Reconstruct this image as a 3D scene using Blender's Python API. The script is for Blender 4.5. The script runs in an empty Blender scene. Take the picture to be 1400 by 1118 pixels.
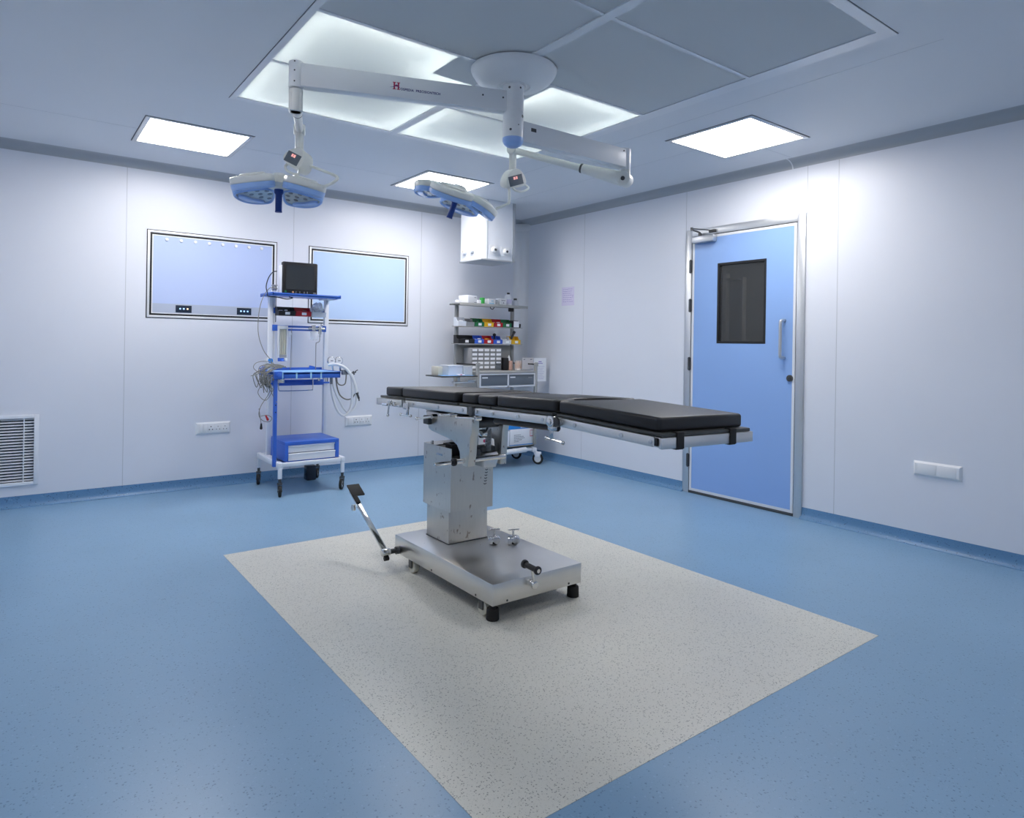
import bpy, bmesh, math, random
from mathutils import Vector, Matrix
random.seed(7)
scene = bpy.context.scene
col = scene.collection
R = math.radians

# ------------------------------------------------------------------ helpers
def sm_pts(pts, n=8, closed=False):
    """Catmull-Rom smoothing of a polyline."""
    P = [Vector(p) for p in pts]
    if len(P) < 3: return P
    out = []
    m = len(P)
    rng = range(m if closed else m - 1)
    for i in rng:
        if closed:
            p0, p1, p2, p3 = P[(i-1) % m], P[i], P[(i+1) % m], P[(i+2) % m]
        else:
            p0, p1, p2, p3 = P[max(i-1, 0)], P[i], P[i+1], P[min(i+2, m-1)]
        for k in range(n):
            t = k / n
            out.append(0.5*((2*p1) + (p2-p0)*t + (2*p0-5*p1+4*p2-p3)*t*t + (3*p1-p0-3*p2+p3)*t**3))
    if not closed: out.append(P[-1])
    return out

def chaikin(poly, it=2):
    P = [tuple(p) for p in poly]
    for _ in range(it):
        Q = []
        for i in range(len(P)):
            a, b = P[i], P[(i+1) % len(P)]
            Q.append(tuple(.75*x+.25*y for x, y in zip(a, b)))
            Q.append(tuple(.25*x+.75*y for x, y in zip(a, b)))
        P = Q
    return P

class MB:
    def __init__(s): s.bm = bmesh.new()
    def _merge(s, b, M=None):
        if M is not None: bmesh.ops.transform(b, matrix=M, verts=b.verts)
        me = bpy.data.meshes.new('tmp'); b.to_mesh(me); b.free()
        s.bm.from_mesh(me); bpy.data.meshes.remove(me); return s
    def box(s, x0, x1, y0, y1, z0, z1, bev=0, M=None, seg=2):
        b = bmesh.new()
        bmesh.ops.create_cube(b, size=1)
        for v in b.verts:
            v.co = Vector(((x0+x1)/2 + v.co.x*(x1-x0), (y0+y1)/2 + v.co.y*(y1-y0), (z0+z1)/2 + v.co.z*(z1-z0)))
        if bev: bmesh.ops.bevel(b, geom=b.edges[:], offset=bev, segments=seg, affect='EDGES', profile=.5)
        return s._merge(b, M)
    def prism(s, poly, axis, a, c, bev=0, M=None, seg=2):
        """polygon (2-D) extruded along axis between a and c; the 2-D axes are the other two in x,y,z order"""
        b = bmesh.new()
        def mk(u, v, w):
            return {'x': (w, u, v), 'y': (u, w, v), 'z': (u, v, w)}[axis]
        lo = [b.verts.new(mk(u, v, a)) for u, v in poly]
        hi = [b.verts.new(mk(u, v, c)) for u, v in poly]
        n = len(poly)
        f1 = b.faces.new(lo); f2 = b.faces.new(hi)
        for i in range(n): b.faces.new((lo[i], lo[(i+1) % n], hi[(i+1) % n], hi[i]))
        bmesh.ops.recalc_face_normals(b, faces=b.faces[:])
        if bev:
            es = [e for e in b.edges if f1 in e.link_faces or f2 in e.link_faces]
            bmesh.ops.bevel(b, geom=es, offset=bev, segments=seg, affect='EDGES', profile=.5)
        return s._merge(b, M)
    def cyl(s, p0, p1, r, r2=None, n=20, bev=0):
        p0, p1 = Vector(p0), Vector(p1); d = p1-p0; L = d.length
        r2 = r if r2 is None else r2
        b = bmesh.new()
        bmesh.ops.create_cone(b, cap_ends=True, segments=n, radius1=r, radius2=r2, depth=L)
        if bev:
            es = [e for e in b.edges if any(len(f.verts) > 4 for f in e.link_faces)]
            bmesh.ops.bevel(b, geom=es, offset=bev, segments=2, affect='EDGES', profile=.5)
        M = Matrix.Translation((p0+p1)/2) @ d.to_track_quat('Z', 'Y').to_matrix().to_4x4()
        return s._merge(b, M)
    def sph(s, c, r, n=14, sc=(1, 1, 1)):
        b = bmesh.new()
        bmesh.ops.create_uvsphere(b, u_segments=n, v_segments=max(6, n//2), radius=r)
        return s._merge(b, Matrix.Translation(c) @ Matrix.Diagonal((*sc, 1)))
    def lathe(s, prof, o, n=40, M=None):
        """profile list of (r,z) turned about z at origin o"""
        b = bmesh.new(); rings = []
        for r, z in prof:
            if r < 1e-6: rings.append([b.verts.new((0, 0, z))])
            else: rings.append([b.verts.new((r*math.cos(2*math.pi*k/n), r*math.sin(2*math.pi*k/n), z)) for k in range(n)])
        for A, B in zip(rings, rings[1:]):
            for k in range(n):
                k2 = (k+1) % n
                if len(A) == 1 and len(B) == 1: continue
                if len(A) == 1: b.faces.new((A[0], B[k], B[k2]))
                elif len(B) == 1: b.faces.new((A[k], A[k2], B[0]))
                else: b.faces.new((A[k], A[k2], B[k2], B[k]))
        bmesh.ops.recalc_face_normals(b, faces=b.faces[:])
        T = Matrix.Translation(o)
        return s._merge(b, T @ M if M is not None else T)
    def tube(s, pts, r, n=8, smooth=6, closed=False):
        P = sm_pts(pts, smooth, closed) if smooth else [Vector(p) for p in pts]
        b = bmesh.new(); rings = []; m = len(P)
        up = None
        for i in range(m):
            a = P[(i-1) % m] if closed else P[max(i-1, 0)]; c = P[(i+1) % m] if closed else P[min(i+1, m-1)]
            t = (c-a).normalized()
            if up is None:
                up = Vector((0, 0, 1)) if abs(t.z) < .9 else Vector((1, 0, 0))
            u = (up - t*up.dot(t))
            if u.length < 1e-6: u = t.orthogonal()
            u.normalize(); w = t.cross(u); up = u
            rr = r[min(i*len(r)//m, len(r)-1)] if isinstance(r, (list, tuple)) else r
            rings.append([b.verts.new(P[i] + u*rr*math.cos(2*math.pi*k/n) + w*rr*math.sin(2*math.pi*k/n)) for k in range(n)])
        last = m if closed else m-1
        for i in range(last):
            A, B = rings[i], rings[(i+1) % m]
            for k in range(n): b.faces.new((A[k], A[(k+1) % n], B[(k+1) % n], B[k]))
        if not closed:
            b.faces.new(rings[0][::-1]); b.faces.new(rings[-1])
        bmesh.ops.recalc_face_normals(b, faces=b.faces[:])
        return s._merge(b)
    def warp(s, fn):
        for v in s.bm.verts: v.co = Vector(fn(v.co))
        return s
    def xf(s, M):
        bmesh.ops.transform(s.bm, matrix=M, verts=s.bm.verts); return s

def world_loc(o):
    v = Vector((0, 0, 0))
    while o: v = v + o.location; o = o.parent
    return v

def build(name, mb, mat, parent=None, smooth=35, loc=None):
    """link a mesh whose vertices were laid out in room coordinates (or in the thing's own frame when it is at 0,0,0)"""
    me = bpy.data.meshes.new(name)
    mats = mat if isinstance(mat, (list, tuple)) else [mat]
    o = bpy.data.objects.new(name, me)
    if parent is not None:
        off = world_loc(parent); o.parent = parent
    elif loc is not None:
        off = Vector(loc); o.location = off
    else:
        vs = [v.co for v in mb.bm.verts]
        off = Vector(((min(v.x for v in vs)+max(v.x for v in vs))/2, (min(v.y for v in vs)+max(v.y for v in vs))/2, min(v.z for v in vs)))
        o.location = off
    for v in mb.bm.verts: v.co -= off
    mb.bm.to_mesh(me); mb.bm.free()
    for m in mats: me.materials.append(m)
    me.polygons.foreach_set('use_smooth', [True]*len(me.polygons))
    me.set_sharp_from_angle(angle=R(smooth))
    col.objects.link(o)
    return o

def thing(name, loc, label, cat, group=None, kind=None):
    o = bpy.data.objects.new(name, None); col.objects.link(o)
    o.empty_display_size = .05; o.location = loc
    return tag(o, label, cat, group, kind)
def tag(o, label=None, cat=None, group=None, kind=None):
    if label: o['label'] = label
    if cat: o['category'] = cat
    if group: o['group'] = group
    if kind: o['kind'] = kind
    return o
def struct(name, mb, mat, label=None, cat=None, **k):
    o = build(name, mb, mat, **k); return tag(o, label, cat, None, 'structure')
def copy_tree(o, parent=None):
    c = o.copy(); col.objects.link(c)
    if parent is not None: c.parent = parent
    for ch in [x for x in o.children]: copy_tree(ch, c)
    return c

# ------------------------------------------------------------------ materials
def srgb(r, g, b):
    f = lambda c: (c/255/12.92) if c/255 <= .04045 else ((c/255+.055)/1.055)**2.4
    return (f(r), f(g), f(b), 1)
def new_mat(name):
    m = bpy.data.materials.new(name); m.use_nodes = True
    nt = m.node_tree
    return m, nt, nt.nodes['Principled BSDF']
def mat(name, c, rough=.5, metal=0, spec=.5, bump=0, bscale=200, var=0, vscale=8, coat=0, alpha=1, trans=0, ior=1.45, stretch=None, rvar=0, emit=0):
    m, nt, b = new_mat(name)
    N, L = nt.nodes, nt.links
    b.inputs['Base Color'].default_value = c
    b.inputs['Roughness'].default_value = rough
    b.inputs['Metallic'].default_value = metal
    b.inputs['Specular IOR Level'].default_value = spec
    b.inputs['Coat Weight'].default_value = coat
    b.inputs['Alpha'].default_value = alpha
    b.inputs['Transmission Weight'].default_value = trans
    b.inputs['IOR'].default_value = ior
    if emit:
        b.inputs['Emission Color'].default_value = c; b.inputs['Emission Strength'].default_value = emit
    tc = N.new('ShaderNodeTexCoord')
    def noise(sc, st=None, detail=3):
        n = N.new('ShaderNodeTexNoise'); n.inputs['Scale'].default_value = sc; n.inputs['Detail'].default_value = detail
        if st:
            mp = N.new('ShaderNodeMapping'); mp.inputs['Scale'].default_value = st
            L.new(tc.outputs['Object'], mp.inputs['Vector']); L.new(mp.outputs['Vector'], n.inputs['Vector'])
        else: L.new(tc.outputs['Object'], n.inputs['Vector'])
        return n
    if var:
        n = noise(vscale, stretch)
        mx = N.new('ShaderNodeMix'); mx.data_type = 'RGBA'
        mx.inputs[6].default_value = tuple(x*(1-var) for x in c[:3])+(1,)
        mx.inputs[7].default_value = tuple(min(1, x*(1+var)) for x in c[:3])+(1,)
        L.new(n.outputs['Fac'], mx.inputs[0]); L.new(mx.outputs[2], b.inputs['Base Color'])
    if rvar:
        n = noise(vscale*3, stretch)
        mr = N.new('ShaderNodeMapRange'); mr.inputs['To Min'].default_value = max(0, rough-rvar); mr.inputs['To Max'].default_value = rough+rvar
        L.new(n.outputs['Fac'], mr.inputs['Value']); L.new(mr.outputs['Result'], b.inputs['Roughness'])
    if bump:
        n = noise(bscale, stretch)
        bp = N.new('ShaderNodeBump'); bp.inputs['Strength'].default_value = bump; bp.inputs['Distance'].default_value = .002
        L.new(n.outputs['Fac'], bp.inputs['Height']); L.new(bp.outputs['Normal'], b.inputs['Normal'])
    return m
def emis(name, c, strength):
    m, nt, b = new_mat(name)
    b.inputs['Base Color'].default_value = (.8, .8, .8, 1)
    b.inputs['Emission Color'].default_value = c; b.inputs['Emission Strength'].default_value = strength
    return m
def fleck_mat(name, base, dark, light, rough, scale=110, pd=.86, pl=.93, spec=.5):
    """sheet vinyl with small chips"""
    m, nt, b = new_mat(name); N, L = nt.nodes, nt.links
    tc = N.new('ShaderNodeTexCoord')
    def chips(sc, thr, dist, seed):
        mp = N.new('ShaderNodeMapping'); mp.inputs['Location'].default_value = (seed, seed*.7, 0)
        v = N.new('ShaderNodeTexVoronoi'); v.inputs['Scale'].default_value = sc
        nz = N.new('ShaderNodeTexNoise'); nz.inputs['Scale'].default_value = sc*1.6
        ad = N.new('ShaderNodeVectorMath'); ad.operation = 'MULTIPLY_ADD'
        ad.inputs[1].default_value = (.006, .006, .006)
        L.new(tc.outputs['Object'], mp.inputs['Vector'])
        L.new(mp.outputs['Vector'], nz.inputs['Vector'])
        L.new(nz.outputs['Color'], ad.inputs[0]); L.new(mp.outputs['Vector'], ad.inputs[2])
        L.new(ad.outputs['Vector'], v.inputs['Vector'])
        sp = N.new('ShaderNodeSeparateColor'); L.new(v.outputs['Color'], sp.inputs['Color'])
        a = N.new('ShaderNodeMath'); a.operation = 'GREATER_THAN'; a.inputs[1].default_value = thr; L.new(sp.outputs[0], a.inputs[0])
        d = N.new('ShaderNodeMath'); d.operation = 'LESS_THAN'; d.inputs[1].default_value = dist; L.new(v.outputs['Distance'], d.inputs[0])
        mu = N.new('ShaderNodeMath'); mu.operation = 'MULTIPLY'; L.new(a.outputs[0], mu.inputs[0]); L.new(d.outputs[0], mu.inputs[1])
        return mu
    def mix(fac, a, c2):
        mx = N.new('ShaderNodeMix'); mx.data_type = 'RGBA'
        L.new(fac, mx.inputs[0])
        if isinstance(a, tuple): mx.inputs[6].default_value = a
        else: L.new(a, mx.inputs[6])
        mx.inputs[7].default_value = c2
        return mx.outputs[2]
    big = N.new('ShaderNodeTexNoise'); big.inputs['Scale'].default_value = 1.7; big.inputs['Detail'].default_value = 4
    L.new(tc.outputs['Object'], big.inputs['Vector'])
    mr = N.new('ShaderNodeMapRange'); mr.inputs['From Min'].default_value = .35; mr.inputs['From Max'].default_value = .7
    mr.inputs['To Min'].default_value = 0; mr.inputs['To Max'].default_value = 1
    L.new(big.outputs['Fac'], mr.inputs['Value'])
    c0 = mix(mr.outputs['Result'], tuple(x*.96 for x in base[:3])+(1,), tuple(x*1.04 for x in base[:3])+(1,))
    c1 = mix(chips(scale, pd, .42, 3.1).outputs[0], c0, dark)
    c2 = mix(chips(scale*.8, pl, .4, 7.7).outputs[0], c1, light)
    c3 = mix(chips(scale*1.7, pd, .4, 1.3).outputs[0], c2, tuple((x+y)/2 for x, y in zip(base, dark)))
    L.new(c3, b.inputs['Base Color'])
    b.inputs['Roughness'].default_value = rough; b.inputs['Specular IOR Level'].default_value = spec
    n = N.new('ShaderNodeTexNoise'); n.inputs['Scale'].default_value = 90; L.new(tc.outputs['Object'], n.inputs['Vector'])
    bp = N.new('ShaderNodeBump'); bp.inputs['Strength'].default_value = .06; bp.inputs['Distance'].default_value = .001
    L.new(n.outputs['Fac'], bp.inputs['Height']); L.new(bp.outputs['Normal'], b.inputs['Normal'])
    return m
def steel_mat(name, c, rough, stretch, dirt=0):
    return mat(name, c, rough, metal=1, stretch=stretch, rvar=.05, var=.04+dirt, vscale=9)

LIGHT = (1.0, .955, .93, 1)
M = {}
M['wall'] = mat('wall_panel_white', (.72, .75, .815, 1), .38, var=.015, vscale=3, spec=.4)
M['seam'] = mat('wall_seam_grey', (.50, .53, .57, 1), .5)
M['ceil'] = mat('ceiling_panel_white', (.70, .725, .76, 1), .5, var=.015, vscale=2)
M['groove'] = mat('dark_joint', (.10, .11, .13, 1), .7)
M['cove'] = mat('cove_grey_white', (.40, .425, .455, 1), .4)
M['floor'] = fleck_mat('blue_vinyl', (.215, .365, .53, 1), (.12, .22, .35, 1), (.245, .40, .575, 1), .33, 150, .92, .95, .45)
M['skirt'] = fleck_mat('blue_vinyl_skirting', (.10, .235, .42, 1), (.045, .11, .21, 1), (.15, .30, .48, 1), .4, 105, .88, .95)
M['inlay'] = fleck_mat('grey_vinyl', (.665, .66, .595, 1), (.27, .28, .25, 1), (.66, .66, .59, 1), .36, 190, .80, .86, .45)
M['door'] = mat('door_blue_paint', srgb(140, 175, 228), .35, var=.01, vscale=2)
M['alu'] = mat('brushed_aluminium', (.60, .62, .64, 1), .38, metal=.85, bump=.03, bscale=150, stretch=(1, 1, .1), var=.03)
M['alu_white'] = mat('aluminium_satin_white', (.74, .76, .79, 1), .4, metal=.15, spec=.5)
M['gasket'] = mat('black_gasket', (.008, .009, .012, 1), .5)
M['steel'] = steel_mat('brushed_steel', (.70, .69, .665, 1), .30, (1, 1, 12))
M['steel_v'] = steel_mat('brushed_steel_column', (.62, .605, .565, 1), .36, (10, 10, 1.2), .02)
# a few brown splash marks on the column
nt_ = M['steel_v'].node_tree; b_ = nt_.nodes['Principled BSDF']; src = b_.inputs['Base Color'].links[0].from_socket
tc_ = nt_.nodes.new('ShaderNodeTexCoord'); nz_ = nt_.nodes.new('ShaderNodeTexNoise'); nz_.inputs['Scale'].default_value = 38; nz_.inputs['Detail'].default_value = 2
mp_ = nt_.nodes.new('ShaderNodeMapping'); mp_.inputs['Scale'].default_value = (1, 1, .6)
nt_.links.new(tc_.outputs['Object'], mp_.inputs['Vector']); nt_.links.new(mp_.outputs['Vector'], nz_.inputs['Vector'])
rg_ = nt_.nodes.new('ShaderNodeMapRange'); rg_.inputs['From Min'].default_value = .66; rg_.inputs['From Max'].default_value = .72; rg_.inputs['To Max'].default_value = .65
nt_.links.new(nz_.outputs['Fac'], rg_.inputs['Value'])
mx_ = nt_.nodes.new('ShaderNodeMix'); mx_.data_type = 'RGBA'; mx_.inputs[7].default_value = (.16, .11, .08, 1)
nt_.links.new(rg_.outputs['Result'], mx_.inputs[0]); nt_.links.new(src, mx_.inputs[6]); nt_.links.new(mx_.outputs[2], b_.inputs['Base Color'])
M['steel_top'] = steel_mat('brushed_steel_plate', (.50, .50, .50, 1), .26, (18, 1, 1))
M['chrome'] = mat('polished_chrome', (.70, .70, .69, 1), .12, metal=1, rvar=.04)
M['rail'] = mat('satin_rail_steel', (.74, .735, .715, 1), .34, metal=1)
M['dark_steel'] = mat('dark_machined_metal', (.09, .095, .10, 1), .45, metal=.6, var=.1)
M['black'] = mat('black_plastic', (.012, .012, .014, 1), .42, bump=.05)
M['rubber'] = mat('black_rubber', (.014, .014, .014, 1), .7, bump=.1)
M['vinyl'] = mat('black_upholstery', (.014, .0145, .0155, 1), .40, bump=.07, bscale=420, spec=.5, var=.1)
M['laminate'] = mat('dark_laminate', (.055, .06, .058, 1), .45)
M['white_pl'] = mat('white_plastic', (.78, .80, .82, 1), .35, var=.01)
M['white_paint'] = mat('white_enamel', (.76, .79, .84, 1), .35, var=.02)
M['ivory'] = mat('ivory_enamel', (.74, .75, .72, 1), .33, var=.015)
M['blue_paint'] = mat('blue_enamel', (.042, .145, .60, 1), .35, var=.04)
M['blue_rim'] = mat('light_blue_plastic', srgb(150, 184, 236), .3, spec=.5)
M['blue_lens'] = mat('translucent_blue_plastic', srgb(178, 206, 255), .15, trans=.1)
M['blue_grip'] = mat('navy_blue_grip', (.008, .045, .24, 1), .35)
M['lens'] = mat('grey_lens_cover', (.42, .46, .47, 1), .12, spec=.6)
M['led_eye'] = mat('grey_led_reflector', (.16, .18, .20, 1), .2, metal=.5)
M['cream'] = mat('cream_nylon', (.62, .60, .50, 1), .45)
M['grey_pl'] = mat('grey_plastic', (.30, .31, .32, 1), .45)
M['warm_grey'] = mat('warm_grey_powder_coat', (.34, .345, .335, 1), .45, var=.03)
M['slate'] = mat('slate_grey_panel', (.13, .155, .185, 1), .4, var=.03)
M['screen'] = mat('screen_glass', (.03, .035, .04, 1), .18, spec=.6)
M['clear'] = mat('clear_plastic', (.80, .84, .87, 1), .15, alpha=.38)
M['frost'] = mat('frosted_plastic', (.78, .82, .88, 1), .35, alpha=.75)
M['glass'] = mat('clear_glass', (.85, .88, .9, 1), .05, alpha=.30)
M['door_glass'] = mat('tinted_glass', (.05, .055, .06, 1), .06, alpha=.40, spec=.6)
M['view_blue'] = mat('glossy_pale_blue_acrylic', srgb(184, 200, 236), .22, spec=.5, var=.02, vscale=2)
M['view_blue2'] = mat('glossy_icy_blue_acrylic', srgb(188, 212, 244), .22, spec=.5, var=.02, vscale=2)
M['view_grey'] = mat('grey_acrylic_strip', srgb(176, 186, 205), .3)
M['dark_panel'] = mat('dark_navy_panel', (.02, .03, .05, 1), .25)
M['led_blue'] = emis('blue_indicator', (.08, .35, .9, 1), 1.2)
M['led_red'] = emis('dim_red_digits', (.9, .16, .08, 1), .45)
M['led_amber'] = emis('amber_indicator', (.9, .45, .1, 1), 1.0)
M['panel_light'] = emis('led_panel_light', LIGHT, 12.0)
M['panel_light_fill'] = emis('led_panel_light_fill', LIGHT, 3.5)  # weaker fill level for the added, unseen panels
M['led_strip'] = emis('led_strip_light', (1.0, .985, .945, 1), 34.0)
M['filter'] = mat('dark_filter_mesh', (.05, .06, .075, 1), .8, var=.5, vscale=18)
M['paper'] = mat('white_paper', (.80, .82, .86, 1), .7)
M['grey_paper'] = mat('greyish_paper', (.58, .57, .585, 1), .7)
M['paper_lilac'] = mat('lilac_paper', (.66, .63, .80, 1), .7)
M['ink'] = mat('dark_ink', (.10, .11, .16, 1), .7)
M['ink_violet'] = mat('violet_ink', (.30, .25, .55, 1), .7)
M['ink_red'] = mat('red_ink', (.45, .03, .09, 1), .6)
M['ink_navy'] = mat('navy_ink', (.03, .035, .17, 1), .6)
M['red'] = mat('red_plastic', (.45, .012, .02, 1), .4)
M['green'] = mat('green_plastic', (.015, .17, .06, 1), .4)
M['lime'] = mat('bright_green_card', (.06, .48, .10, 1), .5)
M['yellow'] = mat('yellow_plastic', (.80, .47, .015, 1), .4)
M['blue_pl'] = mat('royal_blue_plastic', (.035, .12, .62, 1), .4)
M['blue_sheet'] = mat('light_blue_sheet', (.22, .45, .82, 1), .7, bump=.1, bscale=40)
M['card_blue'] = mat('blue_card', (.02, .25, .70, 1), .5)
M['teal'] = mat('teal_strip', (.03, .26, .32, 1), .5)
M['cyan_tape'] = mat('pale_cyan_tape', (.35, .62, .80, 1), .4)
M['orange'] = mat('mottled_orange_contents', (.60, .28, .14, 1), .6, var=.8, vscale=75)
M['pink_pack'] = mat('peach_packet', (.66, .42, .34, 1), .6, var=.2, vscale=40)
M['cable_grey'] = mat('grey_cable', (.24, .235, .205, 1), .5)
M['cable_dark'] = mat('dark_cable', (.02, .025, .04, 1), .5)
M['hose'] = mat('white_silicone_hose', (.78, .80, .82, 1), .35)
M['film'] = mat('crumpled_clear_film', (.62, .66, .70, 1), .2, alpha=.6, bump=.6, bscale=50)
M['corridor'] = mat('corridor_grey', (.42, .42, .41, 1), .6)
m, nt, b = new_mat('diffuser_membrane')
b.inputs['Base Color'].default_value = (.80, .82, .82, 1); b.inputs['Roughness'].default_value = .7
tr = nt.nodes.new('ShaderNodeBsdfTranslucent'); tr.inputs['Color'].default_value = (.86, .89, .87, 1)
mxs = nt.nodes.new('ShaderNodeMixShader'); mxs.inputs[0].default_value = .30
df = nt.nodes.new('ShaderNodeBsdfDiffuse'); df.inputs['Color'].default_value = (.80, .82, .84, 1)
nt.links.new(df.outputs[0], mxs.inputs[1]); nt.links.new(tr.outputs[0], mxs.inputs[2])
nt.links.new(mxs.outputs[0], nt.nodes['Material Output'].inputs['Surface'])
M['membrane'] = m
# ------------------------------------------------------------------ the room
X0, Y0, H = -5.06, -6.36, 2.555
T = .12
# floor
mb = MB().box(X0-T, T, Y0-T, T, -.1, 0); struct('floor', mb, M['floor'], loc=(0, 0, 0))
mb = MB().box(-3.53, -1.557, -4.497, -1.884, 0, .0012); struct('floor_inlay', mb, M['inlay'], 'grey speckled vinyl rectangle let into the blue floor under the operating table', 'floor', loc=(0, 0, 0))
# wall with the two view boxes (y = 0), with the return-air opening
GX0, GX1, GZ0, GZ1 = -4.84, -4.345, .165, .635
mb = MB()
mb.box(X0-T, GX0, 0, T, 0, H); mb.box(GX1, T, 0, T, 0, H); mb.box(GX0, GX1, 0, T, 0, GZ0); mb.box(GX0, GX1, 0, T, GZ1, H)
struct('wall_left', mb, M['wall'], loc=(0, 0, 0))
# wall with the door (x = 0)
DY0, DY1, DZ1 = -3.270, -2.262, 2.155
mb = MB()
mb.box(0, T, DY1, 0, 0, H); mb.box(0, T, Y0-T, DY0, 0, H); mb.box(0, T, DY0, DY1, DZ1, H)
struct('wall_right', mb, M['wall'], loc=(0, 0, 0))
struct('wall_near', MB().box(X0-T, T, Y0-T, Y0, 0, H), M['wall'], loc=(0, 0, 0))
struct('wall_side', MB().box(X0-T, X0, Y0, 0, 0, H), M['wall'], loc=(0, 0, 0))
# dim corridor behind the door
mb = MB()
mb.box(1.3, 1.36, -4.2, -1.2, 0, 2.6); mb.box(T, 1.3, -1.26, -1.2, 0, 2.6); mb.box(T, 1.3, -4.2, -4.14, 0, 2.6)
mb.box(T, 1.3, -4.14, -1.26, 2.5, 2.6); mb.box(T, 1.3, -4.14, -1.26, -.1, 0)
mb.box(1.24, 1.3, -1.76, -1.72, 0, 1.95).box(1.24, 1.3, -1.95, -1.93, 0, 1.9).box(1.24, 1.3, -1.93, -1.76, 1.88, 1.9)
struct('wall_corridor', mb, M['corridor'], loc=(0, 0, 0))
la = bpy.data.lights.new('corridor_fill', 'POINT'); la.energy = 9; la.shadow_soft_size = .12; la.color = (1, .97, .92)  # unseen fill light, added to lighten the corridor behind the door pane
lo_ = bpy.data.objects.new('corridor_fill', la); lo_.location = (.75, -3.85, 2.3); col.objects.link(lo_)
# ceiling with the plenum opening
PX0, PX1, PY0, PY1 = -3.50, -1.558, -4.45, -1.907
mb = MB()
mb.box(X0-T, PX0, Y0-T, T, H, H+.05); mb.box(PX1, T, Y0-T, T, H, H+.05)
mb.box(PX0, PX1, Y0-T, PY0, H, H+.05); mb.box(PX0, PX1, PY1, T, H, H+.05)
struct('ceiling', mb, M['ceil'], loc=(0, 0, 0))
# coving
def cove_poly(a, b, n=10):
    """concave quarter between a wall and the ceiling: (distance from wall, z)"""
    P = [(0, H), (0, H-b)]
    for k in range(n+1):
        t = k/n*math.pi/2
        P.append((a - a*math.cos(t) if k else 0, H-b+b*math.sin(t)))
    Q = []
    for q in P[1:]:
        if not Q or (abs(q[0]-Q[-1][0])+abs(q[1]-Q[-1][1])) > 1e-5: Q.append(q)
    return [P[0]] + Q[:-1] + [(a, H)]
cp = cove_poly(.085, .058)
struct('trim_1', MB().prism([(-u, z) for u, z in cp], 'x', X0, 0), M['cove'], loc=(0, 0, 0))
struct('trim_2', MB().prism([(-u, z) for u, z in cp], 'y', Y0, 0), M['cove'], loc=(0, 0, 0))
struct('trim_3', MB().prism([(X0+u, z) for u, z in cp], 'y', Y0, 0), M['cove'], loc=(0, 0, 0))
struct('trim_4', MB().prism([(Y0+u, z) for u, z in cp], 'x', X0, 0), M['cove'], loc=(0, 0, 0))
# rounded pillar-like cove in the corner with its cap
r = .120
poly = [(0, 0), (-r, 0)] + [(-r + r*math.sin(k/12*math.pi/2), -r + r*math.cos(k/12*math.pi/2)) for k in range(1, 12)] + [(0, -r)]
mb = MB().prism(poly, 'z', .08, H-.05)
struct('trim_5', mb, M['alu_white'], loc=(0, 0, 0))
mb = MB().prism([(x*1.18, y*1.18) for x, y in poly], 'z', H-.115, H-.03, bev=.006)
struct('trim_6', mb, M['alu_white'], loc=(0, 0, 0))
# wall panel joints
n = 7
for x in (-3.808, -1.268, -2.536):
    struct('trim_%d' % n, MB().box(x-.002, x+.002, -.0008, 0, .08, H-.058), M['seam'], loc=(0, 0, 0)); n += 1
for y, z0 in ((-1.0, .08), (-2.235, .08), (-3.512, .08), (-3.29, DZ1)):
    struct('trim_%d' % n, MB().box(-.0008, 0, y-.002, y+.002, z0, H-.058), M['seam'], loc=(0, 0, 0)); n += 1
# cove joint collar on the right wall
struct('trim_%d' % n, MB().prism([(-u*1.04, H-(H-z)*1.04) for u, z in cp], 'y', -3.18, -3.172), M['alu_white'], loc=(0, 0, 0)); n += 1
# ceiling joints
def cj(x0, x1, y0, y1):
    global n
    struct('trim_%d' % n, MB().box(x0, x1, y0, y1, H-.0006, H), M['seam'], loc=(0, 0, 0)); n += 1
cj(X0, -3.86, -.905, -.9025); cj(-3.20, -1.92, -.905, -.9025)
cj(-.752, -.75, -2.88, -.09); cj(-1.27, -1.268, -4.6, -1.3)
cj(-.43, -.08, -3.22, -3.2175)
# skirting: floor vinyl turned up the wall
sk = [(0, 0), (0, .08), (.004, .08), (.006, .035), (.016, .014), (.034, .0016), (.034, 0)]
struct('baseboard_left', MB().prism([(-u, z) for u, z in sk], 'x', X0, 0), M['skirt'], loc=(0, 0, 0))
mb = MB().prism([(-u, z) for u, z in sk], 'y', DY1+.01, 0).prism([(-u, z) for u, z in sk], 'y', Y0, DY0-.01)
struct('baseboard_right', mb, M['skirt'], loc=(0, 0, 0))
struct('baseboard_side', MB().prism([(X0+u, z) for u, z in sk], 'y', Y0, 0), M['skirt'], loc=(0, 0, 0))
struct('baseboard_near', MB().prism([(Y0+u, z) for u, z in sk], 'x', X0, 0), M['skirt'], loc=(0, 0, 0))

# ------------------------------------------------------------------ door
door = thing('door_1', (0, -2.766, 0), 'light blue hinged door with a dark vision panel in a grey metal frame', 'door', kind='structure')
mb = MB()
for y0, y1 in ((DY0-.016, DY0+.044), (DY1-.044, DY1+.016)): mb.box(-.014, .06, y0, y1, 0, DZ1+.012, bev=.002)
mb.box(-.014, .06, DY0+.044, DY1-.044, DZ1-.044, DZ1+.012, bev=.002)
build('door_frame', mb, M['alu'], door)
mb = MB()   # black seal between frame and leaf
mb.box(-.004, .03, DY0+.044, DY0+.049, .02, DZ1-.044); mb.box(-.004, .03, DY1-.049, DY1-.044, .02, DZ1-.044); mb.box(-.004, .03, DY0+.05, DY1-.05, DZ1-.049, DZ1-.044)
build('door_seal', mb, M['gasket'], door)
LY0, LY1, LZ1 = DY0+.0495, DY1-.0495, DZ1-.0495
WY0, WY1, WZ0, WZ1 = -2.984, -2.556, 1.234, 1.871
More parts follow.
